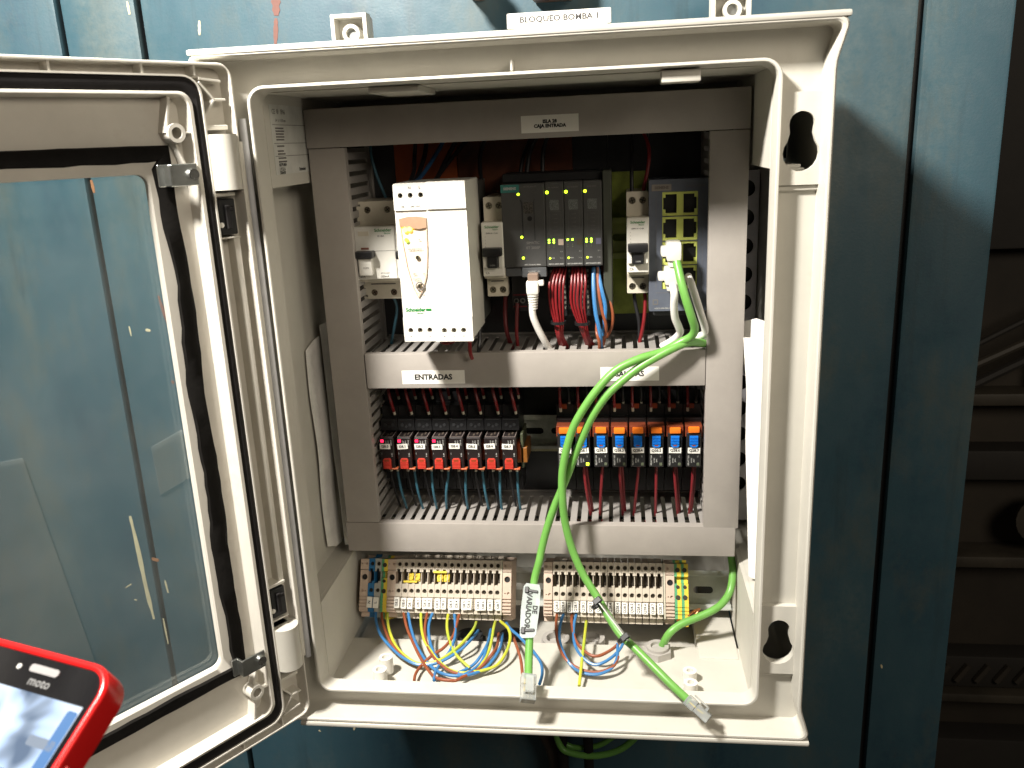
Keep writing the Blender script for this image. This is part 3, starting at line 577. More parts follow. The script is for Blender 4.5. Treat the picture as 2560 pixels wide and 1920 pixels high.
# remote I/O station
t = thing('io_station', 'dark remote input output station with a head module and three narrow modules, green lights lit', 'control module', (-20.5, 110, 92.8))
b = B(); b.box(0, 35, 0, 50, 0, 66.4, c=.7); b.obj('head_module', ETG, t)
b = B(); b.box(14.6, 34.6, .6, 45, -8.4, -.4, c=.5); b.box(1, 14.4, 3, 45, -7.6, -.4, c=.5); ba = b.obj('bus_adapter', mat('slate_adapter', (.085, .09, .095), .4), t); text('PROFINET LAN', 1.4, ba, (24.5, .4, -3.6), WINK); text('X1', 1.4, ba, (24.5, .4, -5.8), WINK)
b = B(); b.box(0, 14.8, -.35, 0, 59.8, 66, c=.1); bg = b.obj('name_badge', TEAL, t); text('SIEMENS', 2.7, bg, (7.3, -.5, 62.9), WINK, bold=.12)
text('IM 155-6PN ST', 1.6, t, (23.6, -.15, 64), GINK, bold=.03); text('SIMATIC', 2.9, t, (24.5, -.15, 19.6), GINK, bold=.04); text('ET 200SP', 2.9, t, (24.5, -.15, 15.6), GINK, bold=.04); text('6ES7 155-6AU01-0BN0', 1.35, t, (23.5, -.15, 2), WINK, bold=.04)
b = B(); b.plate([(15.5, 54), (17, 52), (17, 23), (16.4, 23), (16.4, 51.6), (15.1, 53.6)], [], -.12, 0); b.obj('door_groove', BLACK, t); b = B(); b.plate([(27, 54), (26.4, 52), (26.4, 22), (26, 22), (26, 52), (26.6, 54)], [], -.12, 0); b.obj('door_groove', BLACK, t)
b = B(); b.box(17.5, 25.6, -.2, 0, 43, 52); b.obj('code_panel', mat('code_panel', (.10, .09, .075), .5, var=.6, vscale=900), t)
b = B(); b.cyl((22.6, -.2, 39), 2, .4, 'y', 18); b.obj('dimple', BLACK, t)
for x, z, m in ((14, 58.3, LG2), (15.6, 24.4, LG2), (16.2, 7.6, LG2)): b = B(); b.cyl((x, -.4, z), 1.05, .5, 'y', 12); b.obj('status_light', m, t)
SQ = [mat('beige_square', (.52, .42, .34), .5), mat('dark_square', (.06, .05, .03), .5), mat('violet_square', (.13, .13, .19), .5)]
NM = ['DI 16x24VDC', 'DQ 16x24VDC', 'AI 4xI 2/4W']; CODE = ['6ES7131-6BH01-0BA0', '6ES7132-6BH01-0BA0', '6ES7134-6GD01-0BA1']
for k in range(3):
    x = 35.3+15.05*k
    m_ = link('io_module', B().box(0, 14.7, 0, 50, -.2, 67, c=.6).mesh('io_module', ETG), t, (x, 0, 0))
    b = B(); b.box(3.4, 10.8, -.2, .1, 45, 53); b.obj('code_panel', mat('code_panel2', (.16, .17, .165), .5, var=.7, vscale=1300, col2=(.04, .045, .04)), m_)
    b = B(); b.plate(rect(3, 12, 25, 44, .3), [rect(3.2, 11.8, 25.2, 43.8, .3)], -.1, 0); b.obj('wiring_print', mat('faint_print', (.10, .10, .095), .6), m_)
    for q in range(5): text('1 2 3 4', 1.2, m_, (7.4, -.15, 41.5-3.2*q), GINK)
    b = B(); b.box(9.6, 13.8, -.25, .1, 17.2, 22); b.obj('colour_square', SQ[k], m_)
    for (lx, lz) in [(2.2, 21.4), (6, 21.4)]+([] if k == 1 else [(2.2, 19.5), (6, 19.5)]): b = B(); b.cyl((lx, -.4, lz), .88, .5, 'y', 10); b.obj('channel_light', LG, m_)
    for (lx, lz) in ((2.2, 17.6), (6, 17.6), (2.2, 15.8), (6, 15.8)): b = B(); b.cyl((lx, -.2, lz), .5, .3, 'y', 8); b.obj('channel_light', LOFF, m_)
    b = B(); b.cyl((1.7, -.4, 59), 1.25, .5, 'y', 12); b.obj('status_light', LG2, m_)
    b = B(); b.cyl((2.6, -.3, 6.8), .8, .4, 'y', 10); b.obj('power_light', LG2, m_)
    text('PWR', 1.3, m_, (5.2, -.15, 6.8), WINK, bold=.03); text('X 4', 1.3, m_, (12, -.15, 12), WINK); text('2 ms', 1.3, m_, (12, -.15, 6.8), WINK)
    text(CODE[k], 1.32, m_, (7.4, -.15, 2), WINK, bold=.06); text(NM[k], 1.4, m_, (7, -.15, 62.6), GINK, bold=.03)
# base units below the modules
for k in range(3):
    x = 35.5+15.05*k
    bu = link('base_unit', B().box(0, 14.4, 14, 56, -44, -.6, c=.5).mesh('base_unit', BLK2), t, (x, 0, 0))
    bu2 = B()
    for r_ in range(8):
        for c_ in range(2): bu2.box(1.2+c_*11, 2.6+c_*11, 13.4, 14.4, -7-r_*4.4, -4.8-r_*4.4)
    bu2.obj('push_terminals', mat('dull_tin', (.30, .29, .24), .5, .3), bu)
b = B(); b.box(80.6, 87.8, 6, 56, -46, 74, c=.8); b.obj('end_module', mat('end_green_grey', (.055, .06, .045), .45), t)
b = B(); b.box(0, 80.2, 12, 56, 66.8, 74, c=.8); b.obj('bus_profile', BLACK, t)
b = B(); b.box(3, 16, 20, 52, -40, -9, c=1); o = b.obj('supply_plug', BLACK, t)
for z in (-26, -36): b = B(); b.box(3.6, 15.4, 19.6, 20.4, z-.5, z+.5); b.obj('red_line', WDR, o)
for x in (6.5, 12): b = B(); b.ring((x, 19, -31), 2.2, 1.3, 1.4, n=14); b.obj('ferrule_ring', GINK, o)
# network switch
t = thing('network_switch', 'blue-grey network switch with eight lime-framed ports, right end of the upper rail', 'network switch', (96.6, 115, 53.4))
Wd, Hh = 50.5, 104.6; xs = (11.3, 26.9); zs = (76.7, 57.3, 37.9, 18.5)
holes = [rect(10.4, 38.2, z-.6, z+18.4, .6) for z in zs]
b = B(); b.box(.4, Wd-.4, 12, 55, .4, Hh-.4, c=.8); b.plate(rect(0, Wd, 0, Hh, 1), holes, 0, 12.2); b.obj('housing', SWG, t)
for z in zs:
    op = [[(13, z+1.6), (21.8, z+1.6), (21.8, z+16.4), (13, z+16.4), (13, z+13.8), (11.2, z+13.8), (11.2, z+4.6), (13, z+4.6)], [(27, z+1.6), (35.6, z+1.6), (35.6, z+4.6), (37.4, z+4.6), (37.4, z+13.8), (35.6, z+13.8), (35.6, z+16.4), (27, z+16.4)]]
    b = B(); b.plate(rect(10.6, 38, z-.4, z+18.2, .5), op, .9, 5); f_ = b.obj('port_pair', PORTY, t)
    for xx in (16.6, 31.6): b = B(); b.box(xx-5.4, xx+5.4, 4.8, 11.8, z+1, z+17); b.obj('socket', BLACK, f_)
b = B(); b.box(2.2, 17.4, -.3, .1, 96, 101); bg = b.obj('name_badge', mat('bronze_badge', (.26, .23, .20), .5), t); text('SIEMENS', 2.9, bg, (9.8, -.45, 98.4), mat('badge_print', (.14, .12, .10), .6, bump=0), bold=.12)
text('SCALANCE XB008', 1.8, t, (36, -.15, 99), GINK)
for x, s_ in ((5.6, 1), (42, 1)):
    for z in (82, 63, 44, 25): b = B(); b.box(x-.12, x+.12, -.1, .1, z-7, z+7); b.obj('port_line', GINK, t)
    for k, z in enumerate((92, 72, 53, 34)): text('P%d' % (k+1+(4 if x > 20 else 0)), 1.7, t, (x, -.15, z), GINK)
b = B(); b.box(5.5, 42.1, -.1, .1, 14.9, 15.15); b.obj('port_line', GINK, t)
b = B(); b.plate(rect(3, 7.4, 5.2, 9.6, .4), [rect(3.8, 6.6, 6, 8.8, .3)], -.15, .1); b.obj('emblem', GINK, t); text('6GK5 008-0BA10', 1.8, t, (11, -.15, 2.2), WINK, bold=.03)
b = B(); b.box(4, 40, 20, 55, -8, -.2, c=2); b.obj('underside_connector', BLK2, t)

# ================================================================== RELAYS (centre rail z = -68.5)
SOCK = [(163, -22), (143, -22), (143, -31), (131, -31), (131, -41), (124, -41), (124, -52), (141, -53), (141, -86), (127, -88), (127, -99), (138, -101), (138, -114), (163, -114)]
def sock_mesh():
    b = B(); b.prism([(y-112, z+68.5) for y, z in SOCK], -7.5, 7.5); return b.mesh('socket', BLACK)
smesh = sock_mesh()
def common(t, lever=None):
    link('socket', smesh, t)
    for x in (-3.6, 3.4):
        for y, z in ((31, 37.5+3), (19, 31.5)):
            pass
    b = B()
    for x in (-3.6, 3.4): b.cyl((x, 11.4, 21.6), 1.5, .8, 'y', 10)
    b.cyl((0, 11.5, 20), 1.2, .7, 'y', 10); b.obj('marking_screw', BLK2, t)
    b = B(); b.box(-6, 6, 11.6, 12.1, 26, 26.8); b.obj('socket_edge', BLK2, t)
lt = []
body = B().box(-6.6, 5.9, 0, 28.5, -15.6, 13.7, c=.7).mesh('relay_body', mat('relay_shell', (.022, .017, .017), .22))
topm = B().plate([(-6, 1.2), (5.3, 1.2), (5.3, 27), (-6, 27)], [[(-5.2, 2), (4.5, 2), (4.5, 26.2), (-5.2, 26.2)]], 0, .25, Matrix(((1, 0, 0, 0), (0, 0, 1, 0), (0, 1, 0, 13.9), (0, 0, 0, 1)))).mesh('cover_edge', mat('edge_line', (.16, .13, .12), .4))
ft = B(); [ft.box(-1.8+2.6*k, -.2+2.6*k, 6+3*k, 11+4*k, 13.55, 13.85) for k in range(2)]; ftm = ft.mesh('inner_contact', mat('dull_contact', (.09, .07, .055), .4))
lev = B(); lev.plate([(-3.6, 0), (3.6, 0), (3.6, 8.2), (2.6, 9.6), (-2.6, 9.6), (-3.6, 8.2)], [], -1.6, .2)
for k in range(5): lev.box(-3.5, 3.5, -2.1, -1.5, .6+1.4*k, 1.2+1.4*k)
levm = lev.mesh('lever', RLEV)
lip = B().box(1, 9.2, -1.2, 4, -.9, .3, c=.2).mesh('lever_lip', mat('dim_orange_lip', (.55, .12, .04), .4))
amb = B().box(5.9, 8.4, 6, 22, -9, 6, c=.3).mesh('amber_clip', OTR)
fer = B().cyl((0, 0, 0), 1.25, 4.2, 'z', 10).mesh('ferrule', mat('ivory_ferrule', (.72, .68, .55), .45))
def wire(name, label, pts, r, m, grp=None, cat='wire', n=8, sm=6):
    o = B().tube(pts, r, n, sm).obj(name, m); tag(o, label, cat, grp); return o
def ferruled(label, pts, r, m, grp):
    # a wire with a pale crimped sleeve at its first point
    o = wire('control_wire', label, pts, r, m, grp); a, b_ = Vector(pts[0]), Vector(pts[1]); d = (b_-a).normalized()
    f = link('ferrule', fer, o, a-d*3.4); f.rotation_euler = d.to_track_quat('Z', 'Y').to_euler(); return o
NB = ['left', 'right']
for k in range(8):
    xc = -132.5+15.6*k
    t = thing('interface_relay', 'black relay tagged I28.%d with red lever%s, %s in the left row' % (k, ' and red light' if k < 4 else '', ORD[k]), 'relay', (xc, 112, -68.5), group='red-levered input relays')
    common(t); link('relay_body', body, t); link('cover_edge', topm, t); link('inner_contact', ftm, t); l_ = link('lever', levm, t, (-.9, 0, -15)); link('lever_lip', lip, t, (-.9, 0, -15)); link('amber_clip', amb, t)
    b = B(); b.box(-2.1, 2.1, -.25, .02, -.9, .9); b.obj('lever_mark', OTR, l_, (0, -1.6, 7.9))
    if k < 4: b = B(); b.box(-5.6, -2.9, -.5, .1, 9.6, 12); b.obj('red_light', LR, t)
    for x, s, sz in ((-.9, 'RELAY', 1.3), (1.2, '24VDC', 1.3), (3.8, '230V 6A', 1.5)): text(s, sz, t, (x, -.1, 9.2), WINK, math.pi/2, bold=.04)
    text('K 8A', 1.6, t, (3.8, -.1, -2.2), WINK, math.pi/2, bold=.05); text('A1', 1.4, t, (-5.4, -.1, -1), WINK, math.pi/2)
    a = random.uniform(-.07, .07); s = B().box(-4.7, 4.7, 0, .2, -2.4, 2.4).obj('tag_sticker', LBL, t, (-1.9+random.uniform(-.3, .3), -.4, 5.6+random.uniform(-.4, .4)), (0, a, 0)); text('I28.%d' % k, 3.2, s, (0, -.12, 0), INK, 0, bold=.09)
    lx = xc+4.5
    ferruled('red wire into the near terminal of relay I28.%d, %s red-levered relay' % (k, ORD[k]), [(lx, 127, -35), (lx-.6, 124, -27), (lx-3.4, 127, -16), (lx-4.6, 135, -3)], 1.35, WR, 'red wires above the left relays')
    ferruled('red wire into the rear terminal of relay I28.%d, %s red-levered relay' % (k, ORD[k]), [(lx+1.5, 140, -24.5), (lx+1, 138, -18), (lx-1, 141, -10), (lx-1.6, 144, -2)], 1.3, WR, 'red wires above the left relays')
    j = [4.5, 4, 1.5, -5, -.8, 3, -.5, 1][k]
    ferruled('petrol-blue wire dropping from below relay I28.%d, the %s red-levered relay' % (k, ORD[k]), [(xc+3.8, 126, -91), (xc+3.8+j*.1, 125, -97), (xc+3.8+j*.6, 124, -112), (xc+3.8+j, 130, -130)], 1.15, WTB, 'petrol wires below the left relays')
    ferruled('black wire dropping from below relay I28.%d, the %s red-levered relay' % (k, ORD[k]), [(xc-2.2, 126, -91), (xc-2.2, 126, -98), (xc-1, 130, -114), (xc, 138, -132)], 1.1, WBK, 'black wires below the left relays')
b = B(); b.box(0, 2.4, 120, 150, -86, -54, c=.5); tag(b.obj('end_stop', mat('olive_stop', (.07, .08, .045), .5), None, (-14.5, 0, 0)), 'olive end stop closing the left relay row at its right', 'end stop')
body2 = B().box(-6.2, 6.2, 0, 28, -13.4, 17.6, c=.7).mesh('relay_body', mat('relay_shell2', (.022, .022, .022), .3))
cov2 = B().box(-7.1, 7.1, 1.2, 28.6, 13.4, 23.6, c=.6).mesh('amber_hood', mat('amber_hood', (.20, .045, .02), .25))
tab = B().box(-4.6, 4.6, -1.6, 3, 17.6, 22.6, c=.9).mesh('release_tab', OTAB)
lv2 = B(); lv2.plate([(-3.5, 9.9), (3.5, 9.9), (3.5, 1.4), (2.3, 0), (-2.3, 0), (-3.5, 1.4)], [], -1.6, .2)
for k in range(5): lv2.box(-3.4, 3.4, -2.1, -1.5, 3+1.4*k, 3.6+1.4*k)
lv2m = lv2.mesh('lever', BLEV)
for k in range(8):
    xc = 24.7+15.6*k
    t = thing('output_relay', 'black relay tagged Q28.%d with blue lever%s, %s in the right row' % (k, ', green light lit' if k == 1 else '', ORD[k]), 'relay', (xc, 112, -68.5), group='blue-levered output relays')
    common(t); link('relay_body', body2, t); link('amber_hood', cov2, t); link('release_tab', tab, t, (0, 0, random.uniform(-.3, .5))); l_ = link('lever', lv2m, t, (0, 0, 5.2))
    b = B(); b.box(-1.5, 1.5, -.2, .02, -.5, .5, c=.1); b.obj('lever_mark', OTR, l_, (0, -1.6, 1.7))
    for x, s, sz in ((-4.3, 'RELAY 16A', 1.9), (-1.7, '24 VDC', 1.35), (.3, '250V~', 1.3)): text(s, sz, t, (x, -.1, -7), WINK, math.pi/2, bold=.05)
    text('A2', 1.4, t, (3.5, -.1, -3.5), WINK, math.pi/2)
    b = B(); b.box(2.6, 5, -.4, .1, -11.8, -9.2, c=.2); b.obj('light', LG2 if k == 1 else LOFF, t)
    a = random.uniform(-.07, .07); out = [(-5.2, -2.5), (5.2, -2.5), (5.2, 2.5), (-5.2, 2.5)] if k != 3 else [(-5.0, -2.5), (5.6, -2.5), (3.8, 2.5), (-5.0, 2.5)]
    s = B().plate(out, [], 0, .2).obj('tag_sticker', LBL, t, (random.uniform(-.4, .3), -.4, 2.1+random.uniform(-.4, .4)), (0, a, 0)); text('Q28.%d' % k, 3.2, s, (0, -.12, 0), INK, 0, bold=.09)
    b = B(); b.box(-5, 1.5, 18.5, 20.5, 33.5, 38, c=.5); b.obj('amber_bridge', OTR, t)
    ferruled('red wire into the upper left terminal of the %s blue-levered relay' % ORD[k], [(xc-4, 130, -34), (xc-4.2, 128, -26), (xc-4.4, 133, -12), (xc-4, 141, -2)], 1.2, WR, 'red wires above the right relays')
    ferruled('black wire into the upper right terminal of the %s blue-levered relay' % ORD[k], [(xc+3.4, 134, -30), (xc+3.4, 133, -24), (xc+3, 137, -12), (xc+3, 144, -2)], 1.2, WBK, 'black wires above the right relays')
    if k:
        for q in range(2 if k in (1, 3, 6, 7) else 1):
            dx = [0, 5, -2.5, 2.5, -3.5, 0, 4, -2][k]
            wire('control_wire', '%s dark red wire hanging below the %s blue-levered relay' % ('front' if q == 0 else 'rear', ORD[k]), [(xc+.5+q*1.8, 122+4*q, -81), (xc+.3+q*2, 121+4*q, -90), (xc+dx*.4+q*2.2, 120+4*q, -108), (xc+dx+q*2, 126+4*q, -133)], 1.25, WDR, 'dark red wires below the right relays')
b = B(); b.box(-3, 9.5, 30, 63, -9, 5, c=.4); tag(b.obj('end_clamp', mat('amber_clamp', (.26, .10, .02), .4), None, (-18.5, 90, -72)), 'amber clip beside the last red-levered relay', 'end clamp')
# ================================================================== TERMINAL BLOCKS on the tilted rail
def tb_meshes(m, key, w_=5.95, pe=False):
    h = w_/2
    prof = [(38, 9), (24, 9), (21, 6.4), (2.1, 4.5), (2.1, -4.2), (11, -5.2), (13, -16.6), (2.1, -17.4), (2.1, -29), (1.4, -29.2), (1.4, -39), (3.2, -39.2), (3.2, -43.2), (10, -44), (10, -48.5), (38, -48.5)]
    b = B(); b.prism(prof, -h, h-.55)
    b.plate([(-h, 4.7), (-h, -6.8), (-h+1.1, -6.8), (-h+1.1, -4.2), (h-2.1, -4.2), (h-2.1, -6.8), (h-.1, -6.8), (h-.1, 4.7)], [circ(0, 0, 2.1, 14)], 0, 2.3)
    b.plate([(-h, -29), (h-.1, -29), (h-.1, -15.6), (h-2.5, -15.6), (h-2.5, -17.6), (-h, -17.6)], [circ(0, -23.8, 2.1, 14)], 0, 2.3)
    b.box(h-.9, h-.3, 1.2, 13, -17, -5)
    for s in (31.5, 33.6, 35.7, 37.8): b.box(-h+.3, h-.3, .6, 1.5, -s-.45, -s+.45)
    me = b.mesh('body', m)
    b = B(); b.cyl((0, 2.0, 0), 1.7, .5, 'y', 12); b.cyl((0, 2.0, -23.8), 1.7, .5, 'y', 12); scr = b.mesh('clamp_screw', mat('dark_clamp_screw', (.05, .042, .03), .4, .7))
    b = B(); b.box(-1.2, 1.1, 9.4, 12.6, -16, -6); b.box(-.7, .7, 8.6, 9.6, -14.6, -13.2); b.box(-.7, .7, 8.6, 9.6, -10.6, -9); cb = b.mesh('current_bar', mat('dark_bar', (.05, .04, .03), .5, .3))
    return me, scr, cb
TB = {m.name: tb_meshes(m, m.name) for m in (BEI, TBLU, TGRY, TYEL, TGRN)}
mkm = B().box(-2.45, 2.45, -.9, 1.0, -39.6, -29.8, c=.25).mesh('marker_tag', LBL)
def tblock(label, x, m, tagtext=None, group=None):
    t = thing('terminal_block', label, 'terminal block', (x, TO[1], TO[2]), (TR, 0, 0), group=group)
    me, scr, cb = TB[m.name]; link('body', me, t); link('clamp_screw', scr, t); link('current_bar', cb, t)
    if tagtext:
        k = link('marker_tag', mkm, t, (random.uniform(-.2, .2), 0, random.uniform(-.3, .3)), (0, random.uniform(-.03, .03), 0)); text(tagtext, 3.3, k, (0, -1.05, -34.7), INK, math.pi/2, bold=.07)
    return t
def bracket(label, x, m=PNK, flip=1):
    t = thing('end_bracket', label, 'end bracket', (x, TO[1], TO[2]), (TR, 0, 0), group='screwed end brackets of the terminal rows')
    prof = [(38, 8), (24, 8), (21, 5.5), (2.1, 4), (2.1, -5), (8, -6), (8, -17), (2.1, -17.6), (2.1, -43), (10, -44), (10, -48), (38, -48)]
    b = B(); b.prism(prof, -3.9, 3.9); b.plate(rect(-3.9, 3.9, -5.2, 4.2, .3), [circ(flip*1.8, 0, 1.2, 12), rect(-flip*2.4-.5, -flip*2.4+.5, -.5, .5)], 0, 2.3)
    b.plate(rect(-3.9, 3.9, -29, -5.8, .3), [circ(.2, -12, 2.7, 20), circ(-flip*1.4, -24.4, 1.3, 12), rect(flip*1.6-.5, flip*1.6+.5, -24.8, -23.8)], .4, 2.3)
    for s in (31, 34, 37, 40): b.box(-3.9, 3.9, .2, 2.2, -s-1, -s+1, c=.2)
    b.obj('body', m, t); b = B(); b.cyl((.2, 2.3, -12), 2.5, .8, 'y', 16); b.obj('bracket_screw', BLACK, t); return t
def peblock(label, x):
    t = thing('earth_terminal', label, 'terminal block', (x, TO[1], TO[2]), (TR, 0, 0), group='green and yellow earth terminals')
    for nm, m, x0, x1 in (('green_half', TGRN, -3, -.6), ('yellow_half', TYEL, -.58, 2.95)):
        b = B(); b.prism([(38, 8), (24, 8), (21, 5.5), (.3, 4.2), (.3, -6.5), (5, -7.5), (5, -12), (.8, -13), (.8, -43), (10, -44), (10, -50), (38, -50)], x0, x1)
        for s in (32, 35, 38): b.box(x0, x1, -.1, .9, -s-.9, -s+.9)
        b.obj(nm, m, t)
    for z, r in ((-1, 2), (-15.5, 1.5), (-24.5, 2)): b = B(); b.ring((-.2, .1, z), r+.05, r-.55, .3, n=16); b.cyl((-.2, .05, z), r, .3, 'y', 16); b.obj('clamp_hole', mat('dark_hole_screw', (.05, .045, .03), .5, .3), t)
    return t
bracket('dim end bracket at the far left of the left terminal row', -163.4)
tblock('blue terminal block tagged N near the left end of the left row', -156.6, TBLU, 'N')
tblock('grey terminal block tagged L between the blue and the green-yellow one', -150.5, TGRY, 'L')
peblock('green and yellow earth terminal in the dim left end of the left row', -144.4)
bracket('end bracket between the earth terminal and the tagged input terminals', -137.6)
for i in range(16): tblock('beige terminal block tagged I28.%d, %s of the sixteen in the left row' % (i//2, ORD[i]), -130.7+6.1*i, BEI, 'I28.%d' % (i//2), 'beige input terminals, left row')
bracket('end bracket at the right end of the left terminal row, beside the wide gap', -30.6, flip=-1)
for x0, lb in ((-36.3, 'thin end plate at the right of the left terminal row'), (108.9, 'thin translucent end plate at the right of the right terminal row')):
    t = B().prism([(38, 9), (2, 5), (-.4, 5), (-.4, -43), (38, -48)], 0, 1.4).obj('end_plate', mat('clear_beige', (.55, .52, .42), .3), None, (x0, TO[1], TO[2]), (TR, 0, 0)); tag(t, lb, 'end plate')
bracket('end bracket at the left end of the right terminal row', 6.6, flip=-1)
for i in range(16): tblock('beige terminal block tagged Q28.%d, %s of the sixteen in the right row' % (i//2, ORD[i]), 14.1+6.1*i, BEI, 'Q28.%d' % (i//2), 'beige output terminals, right row')
bracket('end bracket between the right terminal row and the two earth terminals', 114.4, flip=-1)
peblock('green and yellow earth terminal right of the end bracket, left of the pair', 121.4)
peblock('green and yellow earth terminal at the right end of the row, right of the pair', 127.5)
for x, w_, z, up, lb in ((-118.5, 12.2, -15.5, 0, 'left'), (-91, 12.2, -6.5, 1, 'right')):
    t = thing('jumper_bridge', 'small yellow bridge plugged across two input terminals, the %s one' % lb, 'jumper', (x, TO[1], TO[2]), (TR, 0, 0), group='yellow bridges in the left terminal row')
    b = B(); b.box(-7.6, 5, -.8, 1.4, z-1, z+1, c=.3); b.obj('spine', TYEL, t)
    for q in (-1.8, 4.3): b = B(); b.ring((q, 2, -11.5), 2.7, 1.5, 2, n=4 if 0 else 16); b.box(q-2.6, q+2.6, 3, 5, -15, -8); b.obj('link_pin', TYEL, t)
# ================================================================== FIELD WIRING
FG = "field wires looping below the terminals"
wire('field_wire', 'blue wire starting under the tag N at the far left', [(-152.6, 98.0, -218.1), (-149.7, 86.3, -222.0), (-141.5, 71.3, -227.1), (-126.2, 55.2, -230.9), (-112.6, 44.6, -233.1), (-99.7, 39.7, -234.5), (-83.5, 42.6, -233.5), (-68.4, 53.1, -229.5), (-59.3, 65.8, -226.0), (-58.5, 100.0, -237.6)], 1.32, WB, FG)
wire('field_wire', 'brown wire beside the leftmost blue one', [(-147.1, 98.0, -217.9), (-143.1, 84.9, -222.9), (-130.9, 63.7, -228.8), (-117.0, 48.9, -232.2), (-105.2, 41.5, -234.5), (-94.6, 39.2, -234.5)], 1.32, WBR, FG)
wire('field_wire', 'yellow-green wire from the left earth terminal in a long low arc', [(-142.1, 98.0, -218.8), (-136.5, 79.9, -224.5), (-125.7, 60.5, -229.5), (-113.3, 47.8, -232.3), (-100.0, 41.1, -234.5), (-83.6, 43.8, -232.4), (-69.2, 58.4, -228.2), (-59.2, 76.7, -223.2), (-59.8, 100.0, -228.7)], 1.32, WY, FG)
wire('field_wire', 'brown wire under the first input tags, slanting to the right', [(-127.0, 98.0, -217.4), (-119.6, 79.9, -224.0), (-109.4, 61.6, -228.7), (-99.0, 44.6, -232.6), (-85.9, 26.0, -234.5), (-76.4, 19.8, -234.5), (-64.1, 19.2, -234.5)], 1.32, WBR, FG)
wire('field_wire', 'blue wire under the first input tags, slanting to the right', [(-122.5, 98.0, -217.3), (-116.0, 79.9, -223.9), (-105.3, 58.4, -229.4), (-91.6, 40.8, -234.5), (-76.4, 27.8, -234.5), (-59.9, 27.4, -234.5), (-47.4, 42.0, -232.8), (-43.8, 58.4, -227.4), (-47.3, 100.0, -237.3)], 1.32, WB, FG)
wire('field_wire', 'yellow wire in the deepest arc under the left row', [(-110.3, 98.0, -217.5), (-106.2, 79.9, -223.7), (-99.5, 63.7, -227.8), (-85.7, 45.7, -231.9), (-73.6, 34.8, -234.5), (-60.4, 30.1, -234.5), (-49.3, 37.5, -234.5), (-41.5, 54.2, -228.3), (-40.6, 79.9, -221.7), (-41.9, 100.0, -227.2)], 1.32, WY, FG)
wire('field_wire', 'brown wire beside the deep yellow arc', [(-104.0, 98.0, -217.3), (-103.1, 79.9, -223.6), (-98.6, 63.7, -227.8), (-88.4, 46.7, -231.7), (-73.4, 33.5, -234.5), (-59.9, 27.4, -234.5)], 1.32, WBR, FG)
wire('field_wire', 'blue wire bowing left under the fourth pair of tags', [(-98.6, 98.0, -217.1), (-100.0, 82.1, -222.8), (-95.1, 63.7, -227.7), (-86.9, 47.8, -231.4), (-77.2, 36.0, -234.5)], 1.32, WB, FG)
wire('field_wire', 'yellow wire crossing down to the right in the middle of the left row', [(-84.7, 98.0, -218.3), (-83.3, 82.1, -222.4), (-78.2, 65.8, -226.6), (-69.5, 49.9, -230.3), (-55.8, 37.2, -234.5)], 1.32, WY, FG)
wire('field_wire', 'blue wire plunging to the floor in the middle of the left row', [(-79.4, 98.0, -218.1), (-75.2, 79.9, -222.7), (-73.9, 65.8, -226.4), (-76.0, 53.1, -229.8), (-81.7, 42.0, -234.0), (-83.8, 28.8, -234.5), (-82.6, 18.1, -234.5)], 1.32, WB, FG)
wire('field_wire', 'brown wire sweeping down left across the others to the floor', [(-74.2, 98.0, -218.0), (-74.9, 82.1, -222.1), (-76.2, 69.1, -225.7), (-81.9, 57.3, -228.9), (-90.5, 48.9, -231.3), (-97.9, 39.1, -234.5), (-100.1, 26.5, -234.5), (-99.1, 17.2, -234.5)], 1.32, WBR, FG)
wire('field_wire', 'blue wire rising to the gland at the right of the left row', [(-36.0, 98.0, -238.7), (-32.0, 58.4, -227.0), (-37.6, 43.2, -231.3), (-44.8, 35.0, -234.5), (-55.9, 27.6, -234.5), (-64.2, 28.5, -234.5)], 1.32, WB, FG)
wire('field_wire', 'brown wire rising beside the right-hand blue one', [(-39.5, 98.0, -238.8), (-35.3, 58.4, -227.1), (-41.8, 43.8, -230.9), (-48.9, 34.8, -234.5), (-59.4, 24.7, -234.5), (-65.7, 19.1, -234.5), (-79.1, 21.0, -234.5)], 1.32, WBR, FG)
wire('field_wire', 'blue wire rising in the second strand of the right-hand fan', [(-46.5, 98.0, -235.0), (-43.6, 63.7, -226.0), (-48.2, 47.8, -230.1), (-54.7, 40.0, -234.5), (-64.4, 29.9, -234.5)], 1.32, WB, FG)
wire('field_wire', 'yellow wire arching widest to the right under the left row', [(-37.2, 98.0, -226.3), (-27.5, 78.8, -221.6), (-24.6, 68.0, -224.3), (-26.3, 53.1, -228.1), (-33.2, 40.9, -233.4), (-46.2, 33.6, -234.5), (-51.8, 32.6, -234.5)], 1.32, WY, FG)
wire('field_wire', 'brown wire dropping beside the hanging green cable', [(-28.7, 98.0, -234.5), (-18.9, 61.6, -225.8), (-13.0, 44.6, -229.5), (-10.1, 30.2, -234.5)], 1.32, WBR, FG)
wire('field_wire', 'blue wire passing behind the clear tag and falling at its right', [(-31.9, 98.0, -227.7), (-25.8, 78.8, -221.6), (-18.2, 71.3, -223.3), (-10.6, 62.6, -225.2), (-2.1, 52.0, -227.5), (4.4, 42.0, -230.9), (6.1, 32.4, -234.5), (5.1, 18.5, -234.5)], 1.32, WB, FG)
wire('field_wire', 'brown wire under the first output tag', [(14.5, 98.0, -215.9), (14.8, 81.5, -219.7), (17.5, 63.2, -224.2), (25.0, 45.3, -228.1), (37.8, 38.3, -233.1), (52.3, 36.8, -234.0), (64.7, 40.2, -230.4), (68.9, 48.0, -226.0)], 1.32, WBR, FG)
